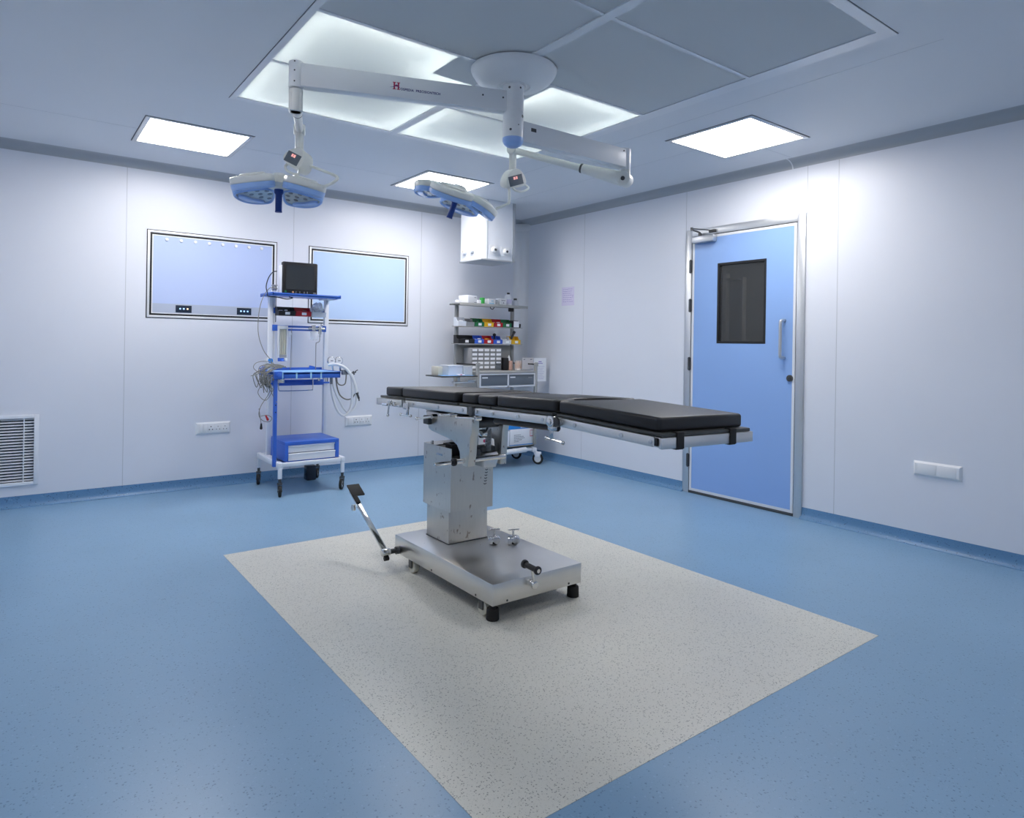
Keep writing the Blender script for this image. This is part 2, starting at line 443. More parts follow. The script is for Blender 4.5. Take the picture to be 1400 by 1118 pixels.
def ring(mb, y0, y1, z0, z1, w, x0, x1):
    mb.box(x0, x1, y0, y0+w, z0, z1); mb.box(x0, x1, y1-w, y1, z0, z1)
    mb.box(x0, x1, y0+w, y1-w, z0, z0+w); mb.box(x0, x1, y0+w, y1-w, z1-w, z1)
    return mb
mb = ring(MB(), LY0, LY1, .022, LZ1, .02, -.010, .03)
build('leaf_edging', mb, M['alu_white'], door)
a0, a1, b0, b1 = LY0+.02, LY1-.02, .042, LZ1-.02
mb = MB().box(-.008, .03, a0, WY0, b0, b1).box(-.008, .03, WY1, a1, b0, b1).box(-.008, .03, WY0, WY1, b0, WZ0).box(-.008, .03, WY0, WY1, WZ1, b1)
leaf = build('door_leaf', mb, M['door'], door)
build('window_gasket', ring(MB(), WY0, WY1, WZ0, WZ1, .017, -.0095, .03), M['gasket'], door)
build('window_pane', MB().box(.004, .010, WY0+.017, WY1-.017, WZ0+.017, WZ1-.017), M['door_glass'], door)
build('threshold_seal', MB().box(-.012, .03, DY0+.04, DY1-.04, .0, .021, bev=.003), M['dark_steel'], door)
hy = -3.135
build('door_handle', MB().tube([(-.008, hy, 1.404), (-.05, hy, 1.402), (-.062, hy, 1.38), (-.062, hy, 1.27), (-.062, hy, 1.158), (-.05, hy, 1.136), (-.008, hy, 1.134)], .011, n=12, smooth=6), M['alu'], door)
build('door_lock', MB().cyl((-.008, -3.185, .987), (-.018, -3.185, .987), .024).cyl((-.018, -3.185, .987), (-.026, -3.185, .987), .011).box(-.0275, -.025, -3.1865, -3.1835, .979, .995), M['dark_steel'], door)
for z in (1.866, 1.544, 1.063, .268):
    mb = MB().cyl((-.018, DY1-.037, z-.055), (-.018, DY1-.037, z+.055), .008)
    for k in (-.02, .02): mb.cyl((-.018, DY1-.037, z+k-.003), (-.018, DY1-.037, z+k+.003), .0095)
    mb.box(-.0155, -.012, DY1-.052, DY1-.02, z-.05, z+.05)
    build('hinge', mb, M['dark_steel'], door)
cl = build('door_closer', MB().box(-.062, -.008, -2.545, -2.335, 2.048, 2.102, bev=.006), M['alu'], door)
mb = MB().cyl((-.035, -2.40, 2.10), (-.035, -2.40, 2.128), .013)
mb.prism([(-.035, -2.408), (-.035, -2.392), (-.200, -2.438), (-.200, -2.454)], 'z', 2.128, 2.135)
mb.prism([(-.206, -2.440), (-.198, -2.454), (-.012, -2.512), (-.020, -2.498)], 'z', 2.136, 2.143)
mb.box(-.03, -.010, -2.54, -2.48, 2.122, 2.146, bev=.002).cyl((-.200, -2.446, 2.124), (-.200, -2.446, 2.148), .010)
build('closer_arm', mb, M['dark_steel'], cl)

# ------------------------------------------------------------------ flush view boxes on the left wall
def view_box(x0, x1, z0, z1, label, pane):
    t = thing('x_ray_view_box', ((x0+x1)/2, 0, z0), label, 'view box')
    def ringx(mb, a, b, c, d, w, y0, y1, bev=0):
        mb.box(a, a+w, y0, y1, c, d, bev); mb.box(b-w, b, y0, y1, c, d, bev); mb.box(a+w, b-w, y0, y1, c, c+w, bev); mb.box(a+w, b-w, y0, y1, d-w, d, bev); return mb
    build('outer_joint', ringx(MB(), x0, x1, z0, z1, .006, -.002, 0), M['gasket'], t)
    build('frame', ringx(MB(), x0+.006, x1-.006, z0+.006, z1-.006, .017, -.006, 0, .0015), M['alu_white'], t)
    build('black_border', ringx(MB(), x0+.023, x1-.023, z0+.023, z1-.023, .014, -.0045, 0), M['gasket'], t)
    build('inner_edge', ringx(MB(), x0+.037, x1-.037, z0+.037, z1-.037, .007, -.004, 0), M['white_pl'], t)
    build('film_pane', MB().box(x0+.044, x1-.044, -.003, 0, z0+.044, z1-.044), pane, t)['label'] = 'pale blue glossy pane'
    return t
t = view_box(-3.670, -2.677, 1.360, 2.047, 'wide view box with eight film clips and two dark control panels, left of the trolley', M['view_blue'])
build('control_strip', MB().box(-3.626, -2.721, -.0036, -.003, 1.404, 1.476), M['view_grey'], t)
for k in range(8):
    x = -3.532 + k*.1034
    build('film_clip', MB().cyl((x, -.003, 1.979), (x, -.012, 1.979), .0135, .0115, n=18), M['white_pl'], t)
for x in (-3.404, -2.943):
    cpn = build('control_panel', MB().box(x-.058, x+.058, -.007, -.003, 1.410, 1.467, bev=.0015), M['dark_panel'], t)
    for k, mm in ((-.026, 'led_blue'), (0, 'led_blue'), (.028, 'led_amber' if x < -3.2 else 'led_blue')):
        build('touch_key', MB().cyl((x+k, -.007, 1.440), (x+k, -.008, 1.440), .0065, n=12), M[mm], cpn)
t = view_box(-2.400, -1.406, 1.360, 2.047, 'plain icy blue view box with black border, right of the trolley', M['view_blue2'])

# ------------------------------------------------------------------ return-air grille
t = thing('air_grille', ((GX0+GX1)/2, 0, GZ0-.01), 'white louvred return air grille low on the left wall', 'vent')
mb = MB()
for a, b_, c, d in ((GX0-.012, GX0+.012, GZ0-.012, GZ1+.012), (GX1-.012, GX1+.016, GZ0-.012, GZ1+.012)): mb.box(a, b_, -.012, 0, c, d, .002)
mb.box(GX0+.012, GX1-.012, -.012, 0, GZ0-.012, GZ0+.012, .002).box(GX0+.012, GX1-.012, -.012, 0, GZ1-.012, GZ1+.014, .002)
build('frame', mb, M['white_paint'], t)
for k in range(22):
    z = GZ0+.022 + k*.0204
    build('slat', MB().box(GX0+.012, GX1-.012, -.006, .012, z-.0012, z+.0012, M=Matrix.Translation((0, 0, z)) @ Matrix.Rotation(R(28), 4, 'X') @ Matrix.Translation((0, 0, -z))), M['white_paint'], t)
build('mullion', MB().box(-4.418, -4.411, -.008, .010, GZ0+.012, GZ1-.012), M['white_paint'], t)
build('filter_mesh', MB().box(GX0+.001, GX1-.001, .06, .07, GZ0+.001, GZ1-.001), M['filter'], t)

# ------------------------------------------------------------------ sockets and switch plates
def plate_left(x0, x1, z0, z1, label, mods, group=None):
    t = thing('socket_plate', ((x0+x1)/2, 0, z0), label, 'socket', group)
    P = [(x0, z0), (x1, z0), (x1, z1), (x0, z1)]
    b = bmesh.new(); i = .013
    lo = [b.verts.new((x, 0, z)) for x, z in P]
    hi = [b.verts.new((x, -.011, z)) for x, z in ((x0+i, z0+i), (x1-i, z0+i), (x1-i, z1-i), (x0+i, z1-i))]
    b.faces.new(hi)
    for k in range(4): b.faces.new((lo[k], lo[(k+1) % 4], hi[(k+1) % 4], hi[k]))
    bmesh.ops.recalc_face_normals(b, faces=b.faces[:])
    mb = MB(); mb._merge(b); build('surround', mb, M['white_pl'], t, smooth=20)
    zc = (z0+z1)/2; hgt = (z1-z0)/2-.02
    for kind, xa, xb in mods:
        if kind == 's':
            build('switch', MB().box(xa, xb, -.017, -.010, zc-hgt, zc+hgt, .0025), M['white_pl'], t)
        else:
            f = build('socket', MB().box(xa, xb, -.0125, -.010, zc-hgt, zc+hgt, .001), M['white_pl'], t)
            xm = (xa+xb)/2; rr = .0045 if kind == 'b' else .0033
            for dx, dz in ((0, .013), (-.012, -.010), (.012, -.010)):
                build('pin_hole', MB().cyl((xm+dx, -.0115, zc+dz), (xm+dx, -.0130, zc+dz), rr, n=12), M['black'], f)
    return t
plate_left(-3.303, -3.037, .427, .527, 'white wall socket plate with two switches, left of the trolley', [('s', -3.275, -3.250), ('s', -3.246, -3.221), ('b', -3.214, -3.164), ('p', -3.160, -3.110), ('p', -3.106, -3.056)])
plate_left(-2.040, -1.768, .415, .513, 'white wall socket plate half behind the white hoses', [('s', -2.012, -1.962), ('b', -1.956, -1.906), ('p', -1.900, -1.850), ('p', -1.844, -1.794)])
t = thing('blank_plate', (0, -4.14, .427), 'white blank cover plate on the right wall beyond the door', 'wall plate')
y0, y1, z0, z1 = -4.274, -4.006, .429, .523; b = bmesh.new(); i = .014
lo = [b.verts.new((.002, y, z)) for y, z in ((y0, z0), (y1, z0), (y1, z1), (y0, z1))]
hi = [b.verts.new((-.014, y, z)) for y, z in ((y0+i, z0+i), (y1-i, z0+i), (y1-i, z1-i), (y0+i, z1-i))]
b.faces.new(hi)
for k in range(4): b.faces.new((lo[k], lo[(k+1) % 4], hi[(k+1) % 4], hi[k]))
bmesh.ops.recalc_face_normals(b, faces=b.faces[:])
mb = MB(); mb._merge(b); build('surround', mb, M['white_pl'], t, smooth=20)
for a, c in ((-4.246, -4.142), (-4.138, -4.034)): build('blank_module', MB().box(-.0155, -.012, a, c, z0+.018, z1-.018, .001), M['white_pl'], t)

# paper note on the right wall
t = thing('paper_note', (0, -.765, 1.60), 'lilac handwritten paper note taped to the right wall', 'note')
build('sheet', MB().box(-.0012, .002, -.862, -.672, 1.602, 1.790), M['paper_lilac'], t)
mb = MB()
for k in range(7):
    z = 1.768 - k*.021; a = -.69; L = .15 - .012*(k % 3)
    y = a
    while y > a-L:
        w = random.uniform(.010, .028); zz = z+random.uniform(-.002, .002)
        mb.box(-.0016, -.0012, y-w, y, zz-.002, zz+.002); y -= w+random.uniform(.004, .009)
build('handwriting', mb, M['ink_violet'], t)

# ------------------------------------------------------------------ ceiling: LED panels
def led_panel(cx, cy, label, lit='panel_light'):
    t = thing('ceiling_light', (cx, cy, H), label, 'ceiling light', 'square LED panels')
    mb = MB()
    for a, b_, c, d in ((-.318, -.290, -.318, .318), (.290, .318, -.318, .318), (-.290, .290, -.318, -.290), (-.290, .290, .290, .318)):
        mb.box(cx+a, cx+b_, cy+c, cy+d, H-.006, H, .001)
    build('frame', mb, M['alu'], t)
    mb = MB()
    for a, b_, c, d in ((-.323, -.318, -.323, .323), (.318, .323, -.323, .323), (-.318, .318, -.323, -.318), (-.318, .318, .318, .323)):
        mb.box(cx+a, cx+b_, cy+c, cy+d, H-.001, H)
    build('shadow_gap', mb, M['groove'], t)
    build('diffuser', MB().box(cx-.290, cx+.290, cy-.290, cy+.290, H-.003, H), M[lit], t)
    return t
led_panel(-3.535, -.907, 'lit square LED panel in the ceiling above the wide view box')
led_panel(-1.583, -.907, 'lit square LED panel in the ceiling, partly hidden behind the right lamp head')
led_panel(-.750, -3.219, 'lit square LED panel in the ceiling near the blue door')
# unseen mirror copies of the panels, added at a weaker level to fill the near floor
led_panel(-3.535, -5.453, 'unseen square LED panel added for fill in the near part of the ceiling, left of the two', 'panel_light_fill')
led_panel(-1.583, -5.453, 'unseen square LED panel added for fill in the near part of the ceiling, right of the two', 'panel_light_fill')
led_panel(-4.310, -3.219, 'unseen square LED panel added for fill in the ceiling opposite the blue door', 'panel_light_fill')

# ------------------------------------------------------------------ ceiling: laminar flow canopy
can = thing('laminar_flow_canopy', ((PX0+PX1)/2, (PY0+PY1)/2, H), 'large rectangular laminar flow ceiling canopy, back half glowing and front half unlit', 'air diffuser')
mb = MB()
OX0, OX1, OY0, OY1 = -3.532, -1.474, -4.50, -1.862
mb.box(OX0, PX0, OY0, OY1, H-.004, H+.02).box(PX1, OX1, OY0, OY1, H-.004, H+.02).box(PX0, PX1, OY0, PY0, H-.004, H+.02).box(PX0, PX1, PY1, OY1, H-.004, H+.02)
build('canopy_frame', mb, M['alu_white'], can)
mb = MB()
for a, b_, c, d in ((OX0-.003, OX0, OY0-.003, OY1+.003), (OX1, OX1+.003, OY0-.003, OY1+.003), (OX0, OX1, OY0-.003, OY0), (OX0, OX1, OY1, OY1+.003)): mb.box(a, b_, c, d, H-.001, H)
build('perimeter_joint', mb, M['groove'], can)
build('centre_bar', MB().box(-2.569, -2.516, PY0, PY1, H-.006, H+.15), M['alu_white'], can)
rows = [(-1.907, -2.506), (-2.526, -3.124), (-3.144, -3.822), (-3.842, -4.45)]
cols = [(-3.50, -2.569), (-2.516, -1.558)]
for ya in (-2.506, -3.124, -3.822):
    for xa, xb in cols: build('cross_bar', MB().box(xa, xb, ya-.020, ya, H-.004, H+.014), M['alu_white'], can)
for xa, xb in cols:
    for ya, yb in rows:
        build('diffuser_sheet', MB().box(xa, xb, yb, ya, H+.0005, H+.0015), M['membrane'], can)
# housing above the sheets: white box, partition, mounting box of the lamp
ht = H+.17
mb = MB().box(PX0-.02, PX0, PY0-.02, PY1+.02, H+.05, ht).box(PX1, PX1+.02, PY0-.02, PY1+.02, H+.05, ht)
mb.box(PX0, PX1, PY0-.02, PY0, H+.05, ht).box(PX0, PX1, PY1, PY1+.02, H+.05, ht).box(PX0-.02, PX1+.02, PY0-.02, PY1+.02, ht, ht+.02)
mb.box(PX0, -2.569, -3.144, -3.124, H+.014, ht).box(-2.516, PX1, -3.144, -3.124, H+.014, ht)
build('plenum_box', mb, M['grey_pl'], can)
NX0, NX1, NY = -2.815, -2.232, -2.870
mb = MB().box(NX0, -2.569, -3.124, NY, H+.0017, ht).box(-2.516, NX1, -3.124, NY, H+.0017, ht)
build('lamp_mounting_box', mb, M['ceil'], can)
e = .035; zs = H+.062
def strip(p0, p1):
    build('led_strip', MB().cyl((*p0, zs), (*p1, zs), .010, n=8), M['led_strip'], can)
strip((PX0+e, -3.09), (PX0+e, PY1-e)); strip((PX0+e, PY1-e), (-2.569-e, PY1-e)); strip((-2.569-e, PY1-e), (-2.569-e, NY+e))
strip((-2.569-e, NY+e), (NX0-e, NY+e)); strip((NX0-e, NY+e), (NX0-e, -3.124+e)); strip((NX0-e, -3.124+e), (PX0+e, -3.124+e))
strip((PX1-e, -3.09), (PX1-e, PY1-e)); strip((PX1-e, PY1-e), (-2.516+e, PY1-e)); strip((-2.516+e, PY1-e), (-2.516+e, NY+e))
strip((-2.516+e, NY+e), (NX1+e, NY+e)); strip((NX1+e, NY+e), (NX1+e, -3.124+e)); strip((NX1+e, -3.124+e), (PX1-e, -3.124+e))

# ------------------------------------------------------------------ ceiling pendant in the corner
px0, px1, py0, py1, pz = -1.010, -.628, -.690, -.320, 1.985
t = thing('ceiling_pendant', ((px0+px1)/2, (py0+py1)/2, pz), 'white boxy gas supply pendant hanging from the ceiling in the corner', 'pendant')
rr = .05
body = [(px0, py1), (px0, py0+rr)] + [(px0+rr-rr*math.cos(R(a)), py0+rr-rr*math.sin(R(a))) for a in (15, 30, 45, 60, 75)] + [(px0+rr, py0), (px1-.03, py0), (px1-.03, py1)]
build('housing', MB().prism(body, 'z', pz+.014, H), M['white_paint'], t)
mb = MB().prism([(px0-.002, py0+rr+.004), (px0+.002, py0+rr+.004), (px0+.002, py0+rr+.008), (px0-.002, py0+rr+.008)], 'z', pz+.014, H)
mb.box(px0+rr+.004, px0+rr+.012, py0-.003, py0, pz+.014, H)
build('corner_seam', mb, M['seam'], t)
build('side_flange', MB().box(px1-.03, px1, py0-.006, py1, pz+.002, H), M['cove'], t)
build('bottom_plate', MB().box(px0-.012, px1, py0-.012, py1, pz, pz+.014, .002), M['cove'], t)
def outlet(c, nrm, knob):
    c = Vector(c); nv = Vector(nrm); s_ = Vector((nv.y, nv.x, 0))
    mb = MB()
    a = c + s_*.05 + Vector((0, 0, .045)); b_ = c - s_*.05 - Vector((0, 0, .045)) + nv*.004
    mb.box(min(a.x, b_.x), max(a.x, b_.x), min(a.y, b_.y), max(a.y, b_.y), b_.z, a.z)
    o = build('outlet_plate', mb, M['white_pl'], t)
    build('outlet_cup', MB().cyl(c+nv*.004, c+nv*.034, .032, .026, bev=.003), M['white_pl'], o)
    build('outlet_bore', MB().cyl(c+nv*.034, c+nv*.036, .012), M[knob], o)
outlet((-.878, py0, 2.086), (0, -1, 0), 'dark_steel'); outlet((-.742, py0, 2.081), (0, -1, 0), 'dark_steel')
outlet((px0, -.545, 2.088), (-1, 0, 0), 'cream'); outlet((px0, -.415, 2.084), (-1, 0, 0), 'cream')
# ------------------------------------------------------------------ twin-arm surgical light
AX = Vector((-2.522, -3.166, 0))
lamp = thing('surgical_light', (AX.x, AX.y, H), 'white twin-arm surgical light hanging from a round ceiling dome over the operating table', 'surgical light')
prof = [(0, 2.470), (.062, 2.470), (.066, 2.474), (.075, 2.474), (.082, 2.468), (.10, 2.468), (.15, 2.480), (.19, 2.505), (.207, 2.530), (.212, 2.545), (.212, H-.0062), (0, H-.0062)]
build('ceiling_dome', MB().lathe(prof, (AX.x, AX.y, 0), 56), M['white_pl'], lamp)
mb = MB().cyl((AX.x, AX.y, 2.345), (AX.x, AX.y, 2.474), .051, n=36).cyl((AX.x, AX.y, 2.212), (AX.x, AX.y, 2.3425), .051, n=36, bev=.002).cyl((AX.x, AX.y, 2.340), (AX.x, AX.y, 2.347), .0495, n=36)
colm = build('column', mb, M['white_pl'], lamp)
build('column_cap', MB().lathe([(0, 2.172), (.030, 2.174), (.044, 2.184), (.051, 2.198), (.0515, 2.214), (0, 2.214)], (AX.x, AX.y, 0), 36), M['blue_rim'], lamp)
def scr(mb, c, nrm, r=.006):
    c, nrm = Vector(c), Vector(nrm).normalized(); mb.cyl(c-nrm*.002, c+nrm*.0012, r, n=12); return mb
mb = MB()
for ang, z, r_ in ((-30, 2.425, .008), (-62, 2.318, .008), (-150, 2.45, .006), (-85, 2.452, .005), (-20, 2.452, .006), (-140, 2.245, .006), (-95, 2.27, .003)):
    d = Vector((math.cos(R(ang)), math.sin(R(ang)), 0)); scr(mb, AX + d*.0505 + Vector((0, 0, z)), d, r_)
build('column_screw', mb, M['dark_steel'], colm)

def oriented(a, b):
    """matrix with local x along a->b (horizontal), z up, origin a"""
    d = Vector((b[0]-a[0], b[1]-a[1], 0)).normalized()
    return Matrix(((d.x, -d.y, 0, a[0]), (d.y, d.x, 0, a[1]), (0, 0, 1, 0), (0, 0, 0, 1))), (Vector((b[0]-a[0], b[1]-a[1], 0))).length
E1 = (-3.480, -2.820); E2 = (-1.730, -3.170)
Mx, L1 = oriented(E1, AX)
mb = MB().box(.02, L1-.03, -.028, .028, 2.336, 2.438, .004, M=Mx)
mb.cyl((*E1, 2.330), (*E1, 2.447), .032, n=32, bev=.003)
arm1 = build('swing_arm', mb, M['white_pl'], lamp)
mb = MB()
t_ = Vector((Mx[0][0], Mx[1][0], 0)); nrm = Vector((t_.y, -t_.x, 0))
if nrm.dot(Vector((-1, -1, 0))) < 0: nrm = -nrm
for z in (2.352, 2.40, 2.440): scr(mb, Vector((*E1, z)) + (nrm*.9 - t_*.2).normalized()*.0315, nrm, .0035)
for f in (.84, .94): scr(mb, Vector((*E1, 2.40)) + t_*L1*f + nrm*.028, nrm, .0045)
build('arm_screw', mb, M['dark_steel'], arm1)
# lettering: frame with x = t_, y = up, z = nrm
def face_M(o): return Matrix(((t_.x, 0, nrm.x, o.x), (t_.y, 0, nrm.y, o.y), (0, 1, 0, o.z), (0, 0, 0, 1)))
def text_mesh(body, size):
    cu = bpy.data.curves.new('lettering', 'FONT'); cu.body = body; cu.size = size; cu.extrude = .0003; cu.space_character = 1.12; cu.offset = .0005
    to = bpy.data.objects.new('lettering_tmp', cu); col.objects.link(to)
    dg = bpy.context.evaluated_depsgraph_get(); me = bpy.data.meshes.new_from_object(to.evaluated_get(dg))
    bpy.data.objects.remove(to); bpy.data.curves.remove(cu)
    b = bmesh.new(); b.from_mesh(me); bpy.data.meshes.remove(me); return b
o = Vector((*E1, 2.372)) + t_*L1*.417 + nrm*.0281
mb = MB()
for a, c, d, e_ in ((.004, .011, 0, .034), (.023, .030, 0, .034), (.011, .023, .014, .019), (0, .015, 0, .003), (0, .015, .031, .034), (.019, .034, 0, .003), (.019, .034, .031, .034)):
    mb.box(a, c, d, e_, 0, .0006)
build('monogram', mb.xf(face_M(o)), M['ink_red'], arm1)['label'] = 'dark red serif letter H'
mb = MB().tube([(-.011, .008, .0007), (.006, .0125, .0009), (.017, .021, .0011), (.028, .0125, .0009), (.036, .008, .0007)], [.0006, .0013, .0018, .0013, .0006], n=6)
build('monogram_swash', mb.xf(face_M(o)), M['ink_navy'], arm1)
mb = MB(); bt = text_mesh('OSPEDIA  PRECISIONTECH', .0150)
w = max(v.co.x for v in bt.verts); bmesh.ops.transform(bt, matrix=Matrix.Diagonal((.187/w, 1, 1, 1)), verts=bt.verts)
mb._merge(bt); build('lettering', mb.xf(face_M(o + t_*.036)), M['ink_navy'], arm1)['label'] = 'navy lettering'
Mx2, L2 = oriented(E2, AX)
mb = MB().box(.02, L2-.03, -.028, .028, 2.202, 2.305, .004, M=Mx2)
mb.cyl((*E2, 2.192), (*E2, 2.312), .030, n=32, bev=.003)
arm2 = build('swing_arm', mb, M['white_pl'], lamp)
t2 = Vector((Mx2[0][0], Mx2[1][0], 0)); n2 = Vector((t2.y, -t2.x, 0)); n2 = n2 if n2.y < 0 else -n2
mb = MB().box(L2-.125, L2-.092, -.0285, .0285, 2.262, 2.280, M=Mx2); scr(mb, Vector((*E2, 2.29))+t2*.04+n2*.028, n2, .0045)
build('arm_screw', mb, M['dark_steel'], arm2)

def spring_arm(E, zE, J, zJ, slim=False):
    a = Vector((*E, zE)); b_ = Vector((*J, zJ)); d = b_-a; hor = Vector((d.x, d.y, 0)).normalized(); side = Vector((-hor.y, hor.x, 0))
    # elbow dropping from the swing arm to the pivot
    if slim:
        mb = MB().cyl((*E, zE-.048), (*E, zE+.054), .0305, n=28, bev=.007).box(-.026, .040, -.029, .029, zE-.048, zE+.035, .008, M=oriented(E, J)[0])
        mb.cyl(a + d*.02, a + d*.36, .030, .024, n=28)
    else:
        mb = MB().cyl((*E, zE+.015), (*E, zE+.052), .030, n=28).sph(a + Vector((0, 0, .012)), .034, 20)
        mb.cyl(a-side*.036, a+side*.036, .040, n=28, bev=.006)
        mb.cyl(a + d*.02, a + d*.36, .042, .027, n=28)
    o = build('spring_arm', mb, M['ivory'], lamp)
    build('spring_tube', MB().cyl(a+d*.36, b_, .021, .020, n=24), M['ivory'], o)
    build('tube_collar', MB().cyl(a+d*.355, a+d*.372, .0245 if slim else .0275, n=24), M['dark_steel'], o)
    if not slim: build('pivot_cap', MB().cyl(a-side*.037, a-side*.041, .012, n=18).cyl(a+side*.037, a+side*.041, .012, n=18), M['dark_steel'], o)
    mb = MB().cyl(b_-side*.03, b_+side*.03, .030, n=24, bev=.006)
    build('knuckle', mb, M['ivory'], o)
    return b_
J1 = spring_arm(E1, 2.272, (-3.245, -2.186), 2.352, True)
J2 = spring_arm(E2, 2.140, (-2.043, -2.527), 2.392)

VF = Vector((.60148, .79889, 0)); VR = Vector((.79889, -.60148, 0))   # horizontal directions of the light head frames
def light_head(J, ztop, zbox, box_yaw, centre, tilt, spin, rod, name_label):
    """drop pole, control box and four-petal head"""
    J = Vector(J); pole0 = Vector((J.x, J.y, J.z)); B = Vector((J.x, J.y, zbox))
    pole = build('drop_pole', MB().cyl((J.x, J.y, J.z), (J.x, J.y, zbox+.03), .0225, n=24).cyl((J.x, J.y, zbox+.115), (J.x, J.y, zbox+.118), .0232, n=24), M['ivory'], lamp)
    Mb = Matrix.Translation(B) @ box_yaw
    mb = MB().prism(chaikin([(-.065, -.045), (.055, -.062), (.075, -.02), (.045, .055), (-.02, .06), (-.075, .0)], 2), 'y', -.045, .045, bev=.008, M=Mb)
    cb = build('control_box', mb, M['ivory'], lamp)
    build('display', MB().box(-.052, .045, -.0475, -.0440, -.040, .020, .001, M=Mb), M['slate'], cb)
    build('display_digits', MB().box(-.018, -.006, -.0485, -.0475, -.004, .012, M=Mb).box(-.002, .010, -.0485, -.0475, -.004, .012, M=Mb), M['led_red'], cb)
    build('box_handle', MB().tube([Mb @ Vector(p) for p in ((.06, -.03, -.05), (.075, -.04, -.075), (.02, -.05, -.085), (-.02, -.045, -.07), (-.03, -.03, -.045))], .007, n=8), M['ivory'], cb)
    build('yoke_rod', MB().tube(rod, .0085, n=12, smooth=5), M['ivory'], lamp)
    Mh = Matrix.Translation(centre) @ tilt @ Matrix.Rotation(spin, 4, 'Z')
    mb = MB().lathe([(0, .062), (.03, .060), (.05, .045), (.055, .02), (.07, .0), (.06, -.018), (.03, -.026), (0, -.028)], (0, 0, 0), 36, None).xf(Mh)
    head = build('light_head', mb, M['ivory'], lamp); head['label'] = name_label
    base = [(.060, -.020), (.085, -.060), (.180, -.134), (.222, -.130), (.262, -.070), (.274, 0), (.262, .070), (.222, .130), (.180, .134), (.085, .060), (.060, .020)]
    out = chaikin(base, 2)
    def inset(poly, k):
        cx = .165
        return [((u-cx)*k+cx, v*k) for u, v in poly]
    for q in range(4):
        Mp = Mh @ Matrix.Rotation(R(45+90*q), 4, 'Z') @ Matrix.Translation((.04, 0, .006)) @ Matrix.Rotation(R(15), 4, 'Y') @ Matrix.Translation((-.04, 0, 0))
        mb = MB().prism(out, 'z', .0, .040, bev=.010, M=Mp, seg=3); mb.prism(inset(out, .6), 'z', .038, .052, bev=.008, M=Mp)
        sh = build('petal_shell', mb, M['ivory'], head)
        b = bmesh.new()                                             # open rim below the shell
        i2 = inset(out, .86); n_ = len(out)
        rings = [[b.verts.new((u, v, z)) for u, v in P] for P, z in ((out, .002), (inset(out, .985), -.022), (inset(out, .93), -.028), (i2, -.020), (i2, .001))]
        for A_, B_ in zip(rings, rings[1:]):
            for k in range(n_): b.faces.new((A_[k], A_[(k+1) % n_], B_[(k+1) % n_], B_[k]))
        bmesh.ops.recalc_face_normals(b, faces=b.faces[:])
        mb = MB(); mb._merge(b, Mp); build('petal_rim', mb, M['blue_rim'], head)
        build('lens_cover', MB().prism(inset(out, .865), 'z', -.018, -.004, M=Mp), M['lens'], head)
        for u, v in ((.095, 0), (.12, .045), (.12, -.045), (.145, 0), (.165, .085), (.165, -.085), (.175, .035), (.175, -.035)):
            build('led', MB().cyl(Mp @ Vector((u, v, -.0175)), Mp @ Vector((u, v, -.0195)), .0125, n=16), M['led_eye'], head)
        arc = [(.205, -.095), (.225, -.09), (.244, -.05), (.250, 0), (.244, .05), (.225, .09), (.205, .095), (.200, .06), (.208, .02), (.208, -.02), (.200, -.06)]
        build('edge_light', MB().prism(chaikin(arc, 2), 'z', -.030, -.012, bev=.004, M=Mp), M['blue_lens'], head)
    build('sterile_handle', MB().lathe([(0, -.026), (.024, -.026), (.024, -.045), (.018, -.055), (.0175, -.14), (.019, -.146), (.019, -.150), (0, -.152)], (0, 0, 0), 24, None).xf(Mh), M['blue_grip'], head)
    return head
# left head: level, right head: tipped towards the right
B1 = Vector((J1.x, J1.y, 2.185))
c1 = Vector((-3.331, -2.121, 2.050))
rod1 = [B1 + VR*.06 + Vector((0, 0, -.03)), B1 + VR*.12 + Vector((0, 0, -.05)), B1 + VR*.205 + Vector((0, 0, -.085)), c1 + VR*.312 - VF*.03 + Vector((0, 0, .015)), c1 + VR*.262 - VF*.062 + Vector((0, 0, -.022)), c1 + VR*.232 - VF*.068 + Vector((0, 0, -.020))]
yaw1 = Matrix(((VR.x, VF.x, 0, 0), (VR.y, VF.y, 0, 0), (0, 0, 1, 0), (0, 0, 0, 1)))
light_head(J1, J1.z, 2.185, yaw1 @ Matrix.Rotation(R(28), 4, 'Y') @ Matrix.Rotation(R(-20), 4, 'Z'), c1, Matrix.Rotation(R(0), 4, 'X'), R(72.7), rod1, 'four-petal lamp head on the left arm, hanging level')
B2 = Vector((J2.x, J2.y, 2.215))
c2 = Vector((-2.312, -2.325, 2.112))
rod2 = [B2 - VR*.03 + Vector((0, 0, -.04)), B2 - VR*.018 + Vector((0, 0, -.07)), B2 - VR*.018 + Vector((0, 0, -.14)), B2 - VR*.03 + Vector((0, 0, -.155)), B2 - VR*.10 + Vector((0, 0, -.185))]
tilt2 = Matrix.Rotation(R(19), 4, VF) @ Matrix.Rotation(R(3), 4, VR)
light_head(J2, J2.z, 2.215, yaw1 @ Matrix.Rotation(R(-22), 4, 'Y') @ Matrix.Rotation(R(25), 4, 'Z') @ Matrix.Rotation(R(18), 4, 'X'), c2, tilt2, R(57.9+38), rod2, 'four-petal lamp head on the right arm, tipped to the right')

